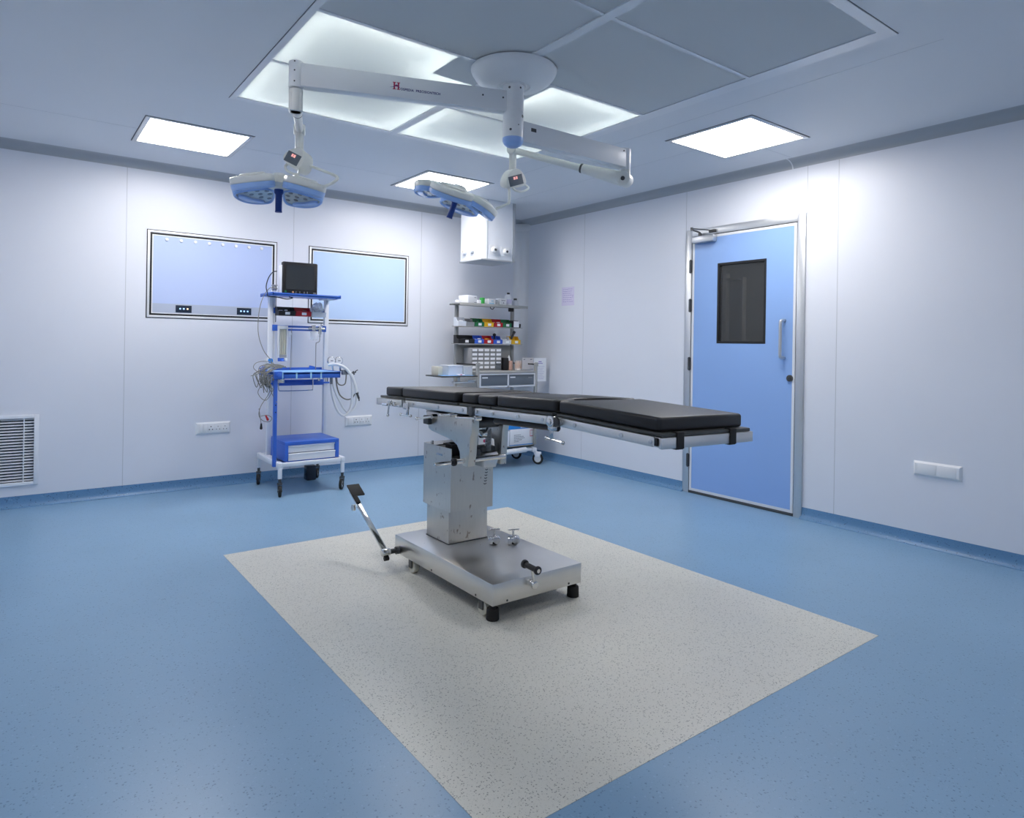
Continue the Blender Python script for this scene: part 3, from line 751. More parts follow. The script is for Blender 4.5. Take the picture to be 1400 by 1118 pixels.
# ------------------------------------------------------------------ operating table
tab = thing('operating_table', (-2.56, -3.0, 0), 'stainless steel operating table with black padded top on the grey floor rectangle', 'operating table')
BX0, BX1, BY0, BY1, BZ0, BZ1 = -2.818, -2.300, -3.470, -2.556, .070, .165
mb = MB().box(BX0, BX1, BY0, BY1, BZ0, BZ1, .0035)
base = build('base', mb, M['steel'], tab)
mb = MB()
for y in (-2.62, -2.95, -3.34): mb.cyl((BX0-.0015, y, BZ0+.012), (BX0+.004, y, BZ0+.012), .005, n=12)
for x in (-2.74, -2.38): mb.cyl((x, BY0-.0015, BZ0+.012), (x, BY0+.004, BZ0+.012), .005, n=12)
build('base_screw', mb, M['dark_steel'], base)
for x, y in ((-2.795, -3.440), (-2.325, -3.440), (-2.325, -2.60)):
    build('foot', MB().cyl((x, y, .0012), (x, y, .052), .029, .027, n=28, bev=.004).cyl((x, y, .05), (x, y, .072), .016, n=20), M['rubber'], tab)
for y in (-2.725, -3.375):
    mb = MB().cyl((-2.808, y, .0362), (-2.778, y, .0362), .035, n=28, bev=.004)
    w_ = build('roller', mb, M['cream'], tab)
    build('roller_bracket', MB().box(-2.776, -2.770, y-.02, y+.02, .03, .072).box(-2.816, -2.811, y-.016, y+.016, .03, .072).cyl((-2.815, y, .0362), (-2.770, y, .0362), .006), M['dark_steel'], w_)
# column: lower sleeve and wider upper sleeve
CX0, CX1 = -2.680, -2.440
build('column', MB().box(CX0, CX1, -2.880, -2.655, BZ1, .40, .002), M['steel_v'], tab)
build('column_joint', MB().box(CX0-.003, CX1+.003, -2.883, -2.652, BZ1, BZ1+.003), M['dark_steel'], tab)
UX0, UX1, UY0, UY1, UZ0, UZ1 = -2.712, -2.452, -2.945, -2.668, .347, .668
mb = MB()
mb.box(UX0, UX0+.004, UY0, UY1, UZ0, UZ1).box(UX1-.004, UX1, UY0, UY1, UZ0, UZ1-.05).box(UX0+.004, UX1-.004, UY1-.004, UY1, UZ0, UZ1).box(UX0+.004, UX1-.004, UY0, UY0+.004, UZ0, UZ1-.055)
mb.box(UX0+.004, UX1-.004, UY0+.004, UY1-.004, UZ1-.075, UZ1-.055)
up = build('column_sleeve', mb, M['steel_v'], tab)
build('sleeve_slot', MB().box(UX0-.001, UX0, -2.862, -2.800, .621, .632), M['chrome'], up)
mb = MB()
for k in range(7):
    z = .560 - k*.0145; mb.tube([(-2.500-.0018*k, UY0-.0005, z), (-2.492-.0018*k, UY0-.0005, z-.004), (-2.484-.0018*k, UY0-.0005, z)], .0022, n=6, smooth=3)
build('rack_teeth', mb, M['dark_steel'], up)
build('limit_switch', MB().box(-2.655, -2.572, -2.86, -2.79, .615, .675, .004).box(-2.66, -2.56, -2.87, -2.78, .665, .675), M['black'], tab)
build('sleeve_plate', MB().box(-2.710, -2.60, -2.78, -2.676, .663, .668).cyl((-2.69, -2.72, .668), (-2.69, -2.72, .682), .007), M['steel_top'], tab)
# yoke plates either side of the tilt mechanism
yk = [(-2.672, .838), (-2.690, .772), (-2.706, .745), (-2.735, .736), (-2.850, .722), (-2.940, .712), (-2.985, .695), (-3.010, .665), (-3.020, .615), (-3.046, .598), (-3.085, .600), (-3.100, .66), (-3.106, .75), (-3.118, .77), (-3.118, .838)]
build('yoke_plate', MB().prism(yk, 'x', -2.706, -2.662, bev=.003), M['steel_v'], tab)
yk2 = [(-2.80, .838), (-2.85, .72), (-2.955, .70), (-2.98, .58), (-3.016, .578), (-3.028, .75), (-3.05, .838)]
build('yoke_plate', MB().prism(yk2, 'x', -2.458, -2.418, bev=.003), M['steel_v'], tab)
mb = MB().box(-2.660, -2.460, -2.96, -2.70, .765, .845, .004).box(-2.655, -2.60, -3.05, -2.94, .640, .672, .01).cyl((-2.655, -2.99, .80), (-2.465, -2.99, .80), .03).box(-2.56, -2.47, -2.99, -2.91, .62, .672, .006)
build('tilt_mechanism', mb, M['dark_steel'], tab)
build('gear_cover', MB().prism([(-2.573, .576), (-2.499, .572), (-2.478, .628), (-2.492, .650), (-2.566, .645)], 'y', -3.035, -2.94, bev=.003), M['steel'], tab)
pts = []
for k in range(14*8+1):
    a = k/8*2*math.pi; pts.append((-2.515+.014*math.cos(a), -2.985+.014*math.sin(a), .648+.112*k/(14*8)))
build('coil_spring', MB().tube(pts, .0034, n=6, smooth=0), M['alu'], tab)
build('lever', MB().cyl((-2.507, -2.985, .79), (-2.552, -3.00, .728), .006, n=10).cyl((-2.575, -3.0, .742), (-2.545, -3.0, .742), .022, n=20, bev=.003).cyl((-2.52, -2.985, .80), (-2.49, -2.985, .80), .026, n=20, bev=.004), M['chrome'], tab)
rod = MB().cyl((-2.872, -3.055, .623), (-2.765, -3.055, .625), .0085, n=16, bev=.002).cyl((-2.765, -3.055, .625), (-2.705, -3.055, .626), .0125, n=16).cyl((-2.662, -3.055, .626), (-2.46, -3.055, .627), .0125, n=16)
rod = build('tilt_rod', rod, M['chrome'], tab)
build('rod_ring', MB().cyl((-2.772, -3.055, .625), (-2.756, -3.055, .625), .020, n=20, bev=.003).cyl((-2.662, -3.055, .626), (-2.652, -3.055, .626), .019, n=20), M['black'], rod)
# pump pedal at the back left corner of the base
px_ = -2.895
d = Vector((px_, -2.150, .330)) - Vector((px_, -2.605, .092))
pa = Vector((px_, -2.605, .092)); u = d.normalized(); w = Vector((0, -u.z, u.y))
Mpd = Matrix(((0, -1, 0, pa.x), (u.y, 0, w.y, pa.y), (u.z, 0, w.z, pa.z), (0, 0, 0, 1)))
ped = build('pump_pedal', MB().box(0, d.length, -.015, .015, -.004, .004, .001, M=Mpd).cyl((px_-.024, -2.605, .092), (px_+.022, -2.605, .092), .019, n=20, bev=.003), M['chrome'], tab)
build('pedal_pad', MB().box(d.length*.78, d.length+.03, -.013, .014, .004, .011, .002, M=Mpd).box(d.length-.055, d.length+.045, -.060, .016, .004, .013, .003, M=Mpd), M['rubber'], ped)
build('pedal_shaft', MB().cyl((px_, -2.605, .092), (-2.80, -2.605, .092), .013, n=16).cyl((-2.838, -2.605, .092), (-2.820, -2.605, .092), .020, n=16), M['dark_steel'], ped)
build('pedal_stop', MB().cyl((px_-.012, -2.612, .062), (px_+.012, -2.612, .062), .012, n=14), M['rubber'], ped)
build('pedal_lug', MB().cyl((px_-.03, -2.235, .255), (px_-.016, -2.235, .255), .018, n=14), M['steel'], ped)
# crank on the front of the base
ck = build('height_crank', MB().cyl((-2.615, BY0+.004, .136), (-2.615, BY0-.03, .136), .014, n=18, bev=.002).cyl((-2.615, BY0-.042, .134), (-2.615, BY0-.026, .134), .018, n=20, bev=.003).cyl((-2.615, BY0-.034, .136), (-2.632, BY0-.034, .208), .006, .006, n=12), M['chrome'], tab)
gp = MB().cyl((-2.632, BY0-.075, .212), (-2.632, BY0+.02, .216), .0125, n=20).cyl((-2.632, BY0-.082, .212), (-2.632, BY0-.068, .2125), .019, n=24, bev=.004).cyl((-2.632, BY0+.008, .216), (-2.632, BY0+.024, .2165), .019, n=24, bev=.004)
gr = build('crank_grip', gp, M['black'], ck)
build('grip_end', MB().cyl((-2.632, BY0-.083, .2118), (-2.632, BY0-.080, .2118), .009, n=16), M['chrome'], gr)

# tabletop: body tilts up towards the foot end, the leg section drops again
def zoff(v):
    y = v.y
    dz = .0255*(-2.31 - y) if y > -3.825 else .0386 - .034*(-3.84 - y)
    return (v.x, v.y, v.z + dz - .022*(v.x + 2.81))
TX0, TX1 = -2.812, -2.300
def bolt_row(mb, x, ys, z, s_):
    for y in ys: mb.cyl((x, y, z), (x+s_*.004, y, z), .0085, n=16, bev=.0015)
def section(y0, y1, first=None):
    """steel frame with an accessory rail along each side"""
    mb = MB()
    for x in (TX0+.016, TX1-.042): mb.box(x, x+.026, y1, y0, .850, .884, .002)
    mb.box(TX0+.042, TX1-.042, y0-.028, y0, .850, .884, .002).box(TX0+.042, TX1-.042, y1, y1+.028, .850, .884, .002)
    return mb
fr = build('head_frame', section(-2.315, -2.600).warp(zoff), M['rail'], tab)
build('side_rail', MB().box(TX0-.008, TX0+.016, -2.606, -2.305, .846, .884, .003).warp(zoff), M['rail'], tab)
build('side_rail', MB().box(TX1-.016, TX1+.008, -2.606, -2.305, .846, .884, .003).warp(zoff), M['rail'], tab)
fr = build('back_frame', section(-2.612, -3.245).warp(zoff), M['rail'], tab)
fr = build('seat_frame', section(-3.290, -3.800).warp(zoff), M['rail'], tab)
fr = build('leg_frame', section(-3.862, -4.365).warp(zoff), M['rail'], tab)
def siderail(y0, y1, bolts):
    for x, s_ in ((TX0, -1), (TX1, 1)):
        xi = x - s_*.009
        P = chaikin([(y0, .853), (y0, .884), (y1, .884), (y1, .853)], 1)
        mb = MB().prism([(y0, .858), (y0, .880), (y0-.006, .885), (y1+.006, .885), (y1, .880), (y1, .858), (y1+.006, .852), (y0-.006, .852)], 'x', min(x, xi), max(x, xi), bev=.0012)
        for y in bolts: mb.box(min(xi, xi-s_*.008), max(xi, xi-s_*.008), y-.012, y+.012, .858, .878)
        o = build('side_rail', mb.warp(zoff), M['rail'], tab)
        mb = MB(); bolt_row(mb, x, bolts, .869, s_); build('rail_bolt', mb.warp(zoff), M['alu'], o)
siderail(-2.632, -3.235, (-2.72, -2.98, -3.20)); siderail(-3.298, -3.805, (-3.315, -3.44, -3.62, -3.78)); siderail(-3.866, -4.345, (-3.885, -3.965, -4.20, -4.33))
# dark plates under the cushions
def plate(y0, y1): return MB().box(TX0+.012, TX1-.012, y1, y0, .8855, .898, .003)
build('top_plate', plate(-2.312, -2.603).warp(zoff), M['laminate'], tab)
build('top_plate', plate(-2.612, -3.130).warp(zoff), M['laminate'], tab)
build('top_plate', plate(-3.150, -3.400).warp(zoff), M['laminate'], tab)
build('top_plate', plate(-3.412, -3.822).warp(zoff), M['laminate'], tab)
build('top_plate', plate(-3.848, -4.368).warp(zoff), M['laminate'], tab)
# end channel of the leg section
mb = MB().box(TX0+.006, TX1, -4.372, -4.358, .848, .885, .002)
build('end_channel', mb.warp(zoff), M['rail'], tab)
build('end_bracket', MB().box(TX0, TX0+.012, -4.356, -4.345, .857, .881).box(TX1-.004, TX1+.014, -4.345, -4.33, .858, .880, .004).warp(zoff), M['black'], tab)
for x in (-2.715, -2.425):
    mb = MB().box(x-.018, x+.018, -4.3755, -4.371, .846, .899, .001).box(x-.018, x+.018, -4.371, -4.30, .843, .847, .001).box(x-.018, x+.018, -4.3745, -4.35, .897, .901, .001)
    build('strap', mb.warp(zoff), M['rubber'], tab)
# cushions
CXa, CXb = -2.788, -2.324
def cushion(poly, z1, crown=0):
    mb = MB().prism(poly, 'z', .8985, z1, bev=.011, seg=4); return build('cushion', mb.warp(zoff), M['vinyl'], tab, smooth=60)
def rrect(x0, x1, y0, y1, r_=.014):
    P = []
    for cx, cy, a0 in ((x1-r_, y1-r_, 0), (x0+r_, y1-r_, 90), (x0+r_, y0+r_, 180), (x1-r_, y0+r_, 270)):
        for k in range(4): P.append((cx+r_*math.cos(R(a0+30*k)), cy+r_*math.sin(R(a0+30*k))))
    return P
cushion(rrect(CXa, CXb, -2.548, -2.355), .9485)
cushion(rrect(CXa-.004, CXb+.004, -3.112, -2.556, .018), .9490)
cushion(rrect(CXa+.004, CXb, -3.272, -3.135, .026), .9445)
cushion(rrect(CXa+.002, CXb, -3.418, -3.280, .016), .9440)
P = rrect(CXa, CXb, -3.826, -3.432, .016)
# U-shaped cut-out in the front edge of the seat cushion
arc = [(-2.556+.125*math.cos(R(a)), -3.826+.105*math.sin(R(a))) for a in range(180, -1, -12)]
i0 = 12
P = P[:12] + arc + P[12:]
P = [q for i, q in enumerate(P) if i == 0 or (Vector(q)-Vector(P[i-1])).length > .003]
cushion(P, .9480)
cushion(rrect(CXa, CXb, -4.345, -3.842, .016), .9475)
# clamps and T-handles
def tee(name, y, x, z, yaw, L=.055):
    mb = MB().cyl((x, y, z+.03), (x, y, z-.036), .0075, n=14, bev=.001)
    dx, dy = math.cos(yaw), math.sin(yaw)
    mb.cyl((x-dx*L*.45, y-dy*L*.45, z-.038), (x+dx*L, y+dy*L, z-.038), .0045, n=10)
    for s_ in (-.45, 1): mb.sph((x+dx*L*s_, y+dy*L*s_, z-.038), .008, 10)
    return mb
mb = MB().box(TX0-.012, TX0+.01, -2.668, -2.632, .838, .872, .003); mb2 = tee('', -2.672, TX0-.004, .845, R(90), .075)
me_ = bpy.data.meshes.new('t'); mb2.bm.to_mesh(me_); mb.bm.from_mesh(me_); bpy.data.meshes.remove(me_)
build('clamp_screw', mb.warp(zoff), M['chrome'], tab)
mb = MB().cyl((TX0-.01, -2.50, .866), (TX0-.03, -2.50, .866), .012, n=16, bev=.002).cyl((TX0-.026, -2.50, .866), (TX0-.030, -2.495, .80), .0055, n=10).sph((TX0-.030, -2.495, .797), .0085, 10)
mb.box(TX0-.014, TX0-.006, -2.60, -2.40, .846, .858, .002).cyl((TX0-.02, -2.41, .852), (TX0-.02, -2.47, .852), .007, n=10).cyl((TX0-.014, -2.55, .862), (TX0-.024, -2.55, .862), .009, n=12)
build('head_lock', mb.warp(zoff), M['chrome'], tab)
kn = MB().cyl((TX0+.004, -3.845, .868), (TX0-.022, -3.845, .868), .022, n=24, bev=.003).cyl((TX0-.022, -3.845, .868), (TX0-.030, -3.845, .868), .012, n=18, bev=.002).box(TX0-.018, TX0+.006, -3.86, -3.83, .834, .86, .003)
kn2 = tee('', -3.845, TX0-.010, .838, R(-100), .085)
me_ = bpy.data.meshes.new('t'); kn2.bm.to_mesh(me_); kn.bm.from_mesh(me_); bpy.data.meshes.remove(me_)
build('leg_joint_lock', kn.warp(zoff), M['chrome'], tab)
build('leg_joint_boss', MB().cyl((TX0-.001, -3.868, .868), (TX0-.016, -3.868, .868), .019, n=24, bev=.004).warp(zoff), M['dark_steel'], tab)
build('seat_hinge', MB().cyl((TX0-.004, -3.268, .868), (TX0+.03, -3.268, .868), .022, n=24, bev=.003).box(TX0, TX0+.03, -3.295, -3.24, .85, .884, .003).warp(zoff), M['dark_steel'], tab)
mb = MB().cyl((TX0+.045, -3.40, .833), (TX0+.045, -3.82, .836), .013, n=16).cyl((TX1-.045, -3.40, .833), (TX1-.045, -3.82, .836), .013, n=16)
build('gas_strut', mb.warp(zoff), M['black'], tab)
def lever_rod(a, b_, name='release_lever'):
    build(name, MB().cyl(a, b_, .006, n=12).sph(a, .009, 12).cyl(b_, (b_[0]+.03, b_[1], b_[2]), .012, n=14), M['chrome'], tab)
lever_rod((-2.800, -2.745, .806), (-2.780, -2.86, .827)); lever_rod((-2.80, -2.985, .846), (-2.79, -3.06, .858)); lever_rod((-2.80, -3.13, .849), (-2.80, -3.285, .862))
build('pivot_block', MB().box(-2.73, -2.70, -2.735, -2.685, .77, .815, .004), M['dark_steel'], tab)
build('under_beam', MB().box(-2.72, -2.40, -3.28, -2.69, .838, .850, .002).warp(zoff), M['dark_steel'], tab)

# loose rail clamps left on the base plate
def rail_clamp(x, y, yaw, label):
    z0_ = BZ1+.0008
    t = thing('rail_clamp', (x, y, z0_), label, 'clamp', 'loose clamps on the table base')
    Mc = Matrix.Translation((x, y, z0_)) @ Matrix.Rotation(yaw, 4, 'Z')
    mb = MB().box(-.028, -.004, -.016, .016, 0, .034, .003, M=Mc).box(-.006, .016, -.016, .016, .012, .034, .003, M=Mc)
    mb.cyl(Mc @ Vector((.014, -.018, .022)), Mc @ Vector((.014, .022, .022)), .020, n=22, bev=.003)
    build('clamp_body', mb, M['chrome'], t)
    build('clamp_slot', MB().box(-.006, .012, -.0165, .0165, .002, .0115, M=Mc), M['black'], t)
    mb = MB().cyl(Mc @ Vector((0, 0, .034)), Mc @ Vector((0, 0, .075)), .0055, n=12).cyl(Mc @ Vector((-.022, 0, .072)), Mc @ Vector((.026, .004, .075)), .0035, n=10)
    mb.sph(Mc @ Vector((-.022, 0, .072)), .006, 10).sph(Mc @ Vector((.026, .004, .075)), .006, 10)
    build('clamp_screw', mb, M['chrome'], t)
rail_clamp(-2.475, -2.995, R(-35), 'chrome rail clamp lying on the table base, the one nearest the column')
rail_clamp(-2.395, -3.055, R(-35), 'chrome rail clamp lying on the table base, the one farther from the column')
# ------------------------------------------------------------------ castor with fork and tyre
def castor(parent, x, y, top, r, yaw, tyre, hub, fork, width=.024, hood=False):
    Mc = Matrix.Translation((x, y, 0)) @ Matrix.Rotation(yaw, 4, 'Z')
    off = r*.45
    mb = MB().cyl((x, y, r*2+.012), (x, y, top), .011, n=16).cyl((x, y, r*2+.006), (x, y, r*2+.016), .020, n=20)
    for s_ in (-1, 1):
        mb.prism([(-.016, r*2+.010), (.016, r*2+.010), (off+.010, r*.85), (off-.012, r*.85)], 'y', s_*(width/2+.003)-.0015, s_*(width/2+.003)+.0015, M=Mc)
    mb.box(-.018, .026, -width/2-.0045, width/2+.0045, r*2+.004, r*2+.011, .001, M=Mc)
    c0 = Mc @ Vector((off, -width/2-.006, r)); c1 = Mc @ Vector((off, width/2+.006, r)); mb.cyl(c0, c1, .006, n=12)
    f = build('castor', mb, fork, parent)
    a, b_ = Mc @ Vector((off, -width/2, r)), Mc @ Vector((off, width/2, r))
    ax = (b_-a).normalized()
    mb = MB(); q = ax.to_track_quat('Z', 'Y').to_matrix().to_4x4()
    w2 = width/2
    mb.lathe([(r*.66, -w2*.8), (r*.92, -w2*.9), (r, -w2*.5), (r, w2*.5), (r*.92, w2*.9), (r*.66, w2*.8), (r*.66, -w2*.8)], (0, 0, 0), 28)
    mb.xf(Matrix.Translation(Mc @ Vector((off, 0, r))) @ q); build('tyre', mb, tyre, f)
    mb = MB().lathe([(0, -w2*.7), (r*.3, -w2*.75), (r*.665, -w2*.55), (r*.665, w2*.55), (r*.3, w2*.75), (0, w2*.7)], (0, 0, 0), 28)
    mb.xf(Matrix.Translation(Mc @ Vector((off, 0, r))) @ q); build('wheel_hub', mb, hub, f)
    if hood:
        mb = MB().box(off-.012, off+.030, -width/2-.010, width/2+.010, r*1.35, r*2+.012, .004, M=Mc)
        build('wheel_hood', mb, M['white_paint'], f)
    return f

# ------------------------------------------------------------------ anaesthesia workstation trolley
TXa, TXb, TYa, TYb = -2.832, -2.328, -.655, -.105
tr = thing('anaesthesia_trolley', ((TXa+TXb)/2, (TYa+TYb)/2, 0), 'blue and white anaesthesia trolley on castors carrying a monitor, against the left wall', 'medical trolley')
mb = MB()
for x in (TXa, TXb): mb.box(x-.018, x+.018, TYa-.012, TYb+.012, .218, .262, .006)
mb.box(TXa+.018, TXb-.018, TYa-.012, TYa+.016, .224, .256, .004).box(TXa+.018, TXb-.018, TYb-.016, TYb+.012, .224, .256, .004)
mb.box(TXa+.018, TXb-.018, TYa+.016, TYb-.016, .226, .236)
build('base_frame', mb, M['white_paint'], tr)
for x in (TXa, TXb):
    for y in (TYa, TYb): build('base_leg', MB().box(x-.014, x+.014, y-.012, y+.012, .135, .22, .003), M['white_paint'], tr)
for x, y, yw in ((TXa, TYa, -104), (TXb, TYa, -128), (TXa, TYb, -112), (TXb, TYb, -120)):
    castor(tr, x, y, .14, .044, R(yw), M['rubber'], M['grey_pl'], M['dark_steel'])
# posts
px_l, px_r, pyy = -2.800, -2.328, -.250
for x in (px_l, px_r):
    build('post', MB().box(x-.019, x+.019, pyy-.016, pyy+.016, .262, 1.562, .004), M['white_paint'], tr)
build('cable_conduit', MB().cyl((px_l+.030, pyy-.004, .98), (px_l+.030, pyy-.004, 1.562), .008, n=14), M['white_pl'], tr)
fp = build('front_post', MB().box(-2.872, -2.846, -.612, -.580, .222, .915, .003), M['blue_paint'], tr); fp['label'] = 'blue front post'
mb = MB()
for z in (.700, .645): mb.cyl((-2.859, -.6125, z), (-2.859, -.6135, z), .005, n=12)
build('adjustment_hole', mb, M['black'], fp)
# drawer unit
bx0, bx1, by0, by1, bz0, bz1 = -2.783, -2.346, -.622, -.215, .257, .408
mb = MB().box(bx0, bx1, by0, by1, bz1-.028, bz1, .002).box(bx0, bx0+.024, by0, by1, bz0, bz1-.028, .001).box(bx1-.032, bx1, by0, by1, bz0, bz1-.028, .001).box(bx0+.024, bx1-.032, by1-.01, by1, bz0, bz1-.028)
mb.box(bx0+.024, bx1-.032, by0+.004, by1, bz0-.004, bz0+.004)
du = build('drawer_unit', mb, M['blue_paint'], tr); du['label'] = 'blue drawer housing'
d1 = build('drawer', MB().prism([(by0+.022, .322), (by0+.022, .378), (by0+.004, .378), (by0+.002, .370), (by0+.014, .364), (by0+.014, .322)], 'x', bx0+.026, bx1-.034), M['white_paint'], du); d1['label'] = 'white upper drawer front'
d2 = build('drawer', MB().prism([(by0+.022, .262), (by0+.022, .316), (by0-.010, .318), (by0-.012, .312), (by0-.006, .306), (by0-.004, .262)], 'x', bx0+.026, bx1-.034), M['white_paint'], du); d2['label'] = 'white lower drawer front'
# middle tray
mx0, mx1, my0, my1 = -2.868, -2.345, -.628, -.205
mt = build('middle_tray', MB().box(mx0, mx1, my0, my1, .935, .952, .003).box(mx0, mx1, my0, my0+.012, .905, .952, .003).box(mx0, mx0+.010, my0, my1, .915, .958, .002).box(mx1-.010, mx1, my0, my1, .915, .958, .002).box(mx0, mx1, my1-.010, my1, .930, .975, .002), M['blue_paint'], tr)
for x in (-2.815, -2.705, -2.590, -2.508):
    build('tape_band', MB().box(x-.006, x+.006, my0-.0015, my0, .902, .953).box(x-.006, x+.006, my0-.0015, my1, .952, .9535), M['cyan_tape'], mt)
build('tray_cover_film', MB().box(mx0+.02, mx1-.02, my0+.004, my1-.02, .9537, .9545), M['blue_sheet'], mt)
build('corner_bracket', MB().prism([(mx0, .958), (mx0+.11, .958), (mx0+.09, .985), (mx0+.02, .990)], 'y', my1-.02, my1-.008), M['blue_paint'], mt)
build('corner_bracket', MB().prism([(mx1, .958), (mx1-.12, .958), (mx1-.11, .992), (mx1-.08, .985)], 'y', my1-.02, my1-.008), M['blue_paint'], mt)
cb = build('corner_clamp', MB().box(mx0-.012, mx0+.05, my0-.014, my0+.03, .900, .962, .010).cyl((mx0+.02, my0-.014, .93), (mx0+.02, my0-.03, .93), .018, n=18, bev=.003), M['blue_paint'], mt)
build('under_rail', MB().box(px_l+.019, px_r-.019, pyy-.022, pyy+.004, .826, .874, .002).box(px_l-.04, px_r+.03, pyy-.026, pyy-.018, .838, .852), M['blue_paint'], tr)
build('gas_pipe', MB().tube([(-2.74, -.30, .90), (-2.74, -.30, .80), (-2.70, -.30, .785), (-2.48, -.30, .785), (-2.455, -.30, .80), (-2.455, -.30, .90)], .0045, n=8, smooth=5), M['chrome'], tr)
build('tray_fitting', MB().cyl((-2.42, -.52, .87), (-2.42, -.52, .91), .012, n=14).cyl((-2.44, -.40, .87), (-2.44, -.40, .93), .010, n=14).box(-2.83, -2.79, -.60, -.56, .87, .905, .004), M['chrome'], tr)
# top shelf with its front lip and right-hand wing
sx0, sx1, sy0, sy1 = -2.862, -2.300, -.505, -.175
ts = build('top_shelf', MB().box(sx0, sx1, sy0, sy1, 1.562, 1.570, .001).box(sx0, sx1, sy0, sy0+.006, 1.556, 1.580, .001).box(sx0, sx0+.006, sy0, sy1, 1.556, 1.584, .001).box(sx1-.006, sx1, sy0, sy1, 1.556, 1.584, .001), M['blue_paint'], tr)
build('shelf_bracket', MB().box(px_l-.03, px_l+.03, -.40, -.20, 1.555, 1.562).box(px_r-.05, px_r+.03, -.40, -.20, 1.552, 1.562).prism([(-.30, 1.555), (-.25, 1.555), (-.25, 1.50)], 'x', px_r-.004, px_r+.004), M['white_paint'], tr)
# cross rails and flowmeter
build('bin_rail', MB().box(px_l+.019, px_r-.019, pyy-.014, pyy-.002, 1.425, 1.470, .001), M['blue_paint'], tr)
mb = MB().box(px_l+.019, px_r-.019, pyy-.030, pyy-.018, 1.310, 1.326, .001).box(px_l+.019, px_r-.019, pyy-.030, pyy-.018, 1.284, 1.298, .001).box(px_l+.01, px_l+.05, pyy-.034, pyy-.016, 1.280, 1.330, .002).box(px_r-.04, px_r-.01, pyy-.034, pyy-.016, 1.280, 1.330, .002)
build('gas_rail', mb, M['blue_paint'], tr)
build('gas_manifold', MB().cyl((-2.50, pyy-.05, 1.306), (-2.36, pyy-.05, 1.306), .011, n=16).cyl((-2.40, pyy-.05, 1.325), (-2.40, pyy-.05, 1.26), .015, n=16).cyl((-2.40, pyy-.05, 1.262), (-2.40, pyy-.05, 1.235), .008, n=12).cyl((-2.455, pyy-.05, 1.29), (-2.455, pyy-.05, 1.335), .018, n=16).sph((-2.385, pyy-.05, 1.338), .012, 10), M['chrome'], tr)
fm = build('flowmeter', MB().box(-2.752, -2.742, pyy-.062, pyy-.034, 1.062, 1.322, .001).box(-2.684, -2.674, pyy-.062, pyy-.034, 1.062, 1.322, .001).box(-2.742, -2.684, pyy-.062, pyy-.034, 1.295, 1.322, .001).box(-2.742, -2.684, pyy-.038, pyy-.034, 1.062, 1.295), M['white_pl'], tr)
for x in (-2.730, -2.713, -2.696): build('gauge_tube', MB().cyl((x, pyy-.05, 1.085), (x, pyy-.05, 1.295), .0068, n=12), M['cream'], fm)
build('flowmeter_base', MB().box(-2.742, -2.684, pyy-.062, pyy-.038, 1.062, 1.085), M['grey_pl'], fm)
kb = build('flow_knob', MB().cyl((-2.728, pyy-.055, 1.045), (-2.728, pyy-.085, 1.045), .013, n=16, bev=.002).box(-2.75, -2.68, pyy-.058, pyy-.04, 1.030, 1.058, .004), M['blue_paint'], fm)
build('white_knob', MB().cyl((-2.692, pyy-.055, 1.045), (-2.692, pyy-.09, 1.045), .013, n=16, bev=.002), M['white_pl'], fm)
build('water_jar', MB().lathe([(0, 1.205), (.026, 1.208), (.028, 1.225), (.028, 1.275), (.022, 1.285), (.014, 1.288)], (-2.455, pyy-.055, 0), 24), M['glass'], tr)
build('supply_tube', MB().tube([(-2.40, pyy-.05, 1.24), (-2.402, pyy-.05, 1.20), (-2.425, pyy-.05, 1.185), (-2.432, pyy-.05, 1.17), (-2.432, pyy-.05, 1.0), (-2.432, pyy-.05, .95)], .0035, n=8), M['grey_pl'], tr)
build('supply_tube', MB().tube([(-2.64, pyy-.04, 1.30), (-2.64, pyy-.045, 1.20), (-2.64, pyy-.03, .95)], .0022, n=6), M['cable_grey'], tr)
build('bellows_bulb', MB().sph((-2.655, pyy-.05, 1.255), .014, 12, (1, 1, 1.6)), M['white_pl'], tr)
pg = build('pressure_gauge', MB().cyl((px_l-.018, pyy-.03, 1.035), (px_l-.018, pyy-.052, 1.035), .027, n=24, bev=.004).box(px_l-.045, px_l+.01, pyy-.03, pyy-.01, .99, 1.05, .006), M['white_pl'], tr)
build('gauge_face', MB().cyl((px_l-.010, pyy-.0515, 1.035), (px_l-.010, pyy-.054, 1.035), .020, n=24), M['card_blue'], pg)

# monitor on the top shelf
mon = thing('patient_monitor', (-2.640, -.42, 1.570), 'black patient monitor standing on the trolley top shelf', 'monitor')
Mm = Matrix.Translation((-2.634, -.425, 1.5715)) @ Matrix.Rotation(R(-4), 4, 'Z')
mb = MB().box(-.140, .140, -.06, .0, 0, .262, .012, M=Mm, seg=3)
build('front_bezel', mb, M['black'], mon)
build('rear_case', MB().box(-.128, .128, .0, .10, .006, .250, .02, M=Mm).box(-.145, -.138, -.045, .06, .01, .235, .003, M=Mm), M['white_pl'], mon)
build('screen', MB().box(-.112, .112, -.0612, -.0595, .042, .236, M=Mm), M['screen'], mon)
mb = MB()
for a, c in ((-.05, -.02), (-.012, .025)): mb.box(a, c, -.05, -.02, .260, .264, .001, M=Mm)
build('alarm_lamp', mb, M['frost'], mon)
build('power_button', MB().cyl(Mm @ Vector((-.115, -.0595, .022)), Mm @ Vector((-.115, -.063, .022)), .0085, n=16), M['green'], mon)
build('alarm_button', MB().cyl(Mm @ Vector((-.058, -.0595, .020)), Mm @ Vector((-.058, -.063, .020)), .0075, n=16), M['orange'], mon)
mb = MB()
for x in (-.035, -.005, .03, .055): mb.box(x, x+.004, -.0615, -.0598, .012, .028, M=Mm)
mb.box(.105, .128, -.0615, -.0598, .016, .022, M=Mm)
build('bezel_mark', mb, M['grey_pl'], mon)

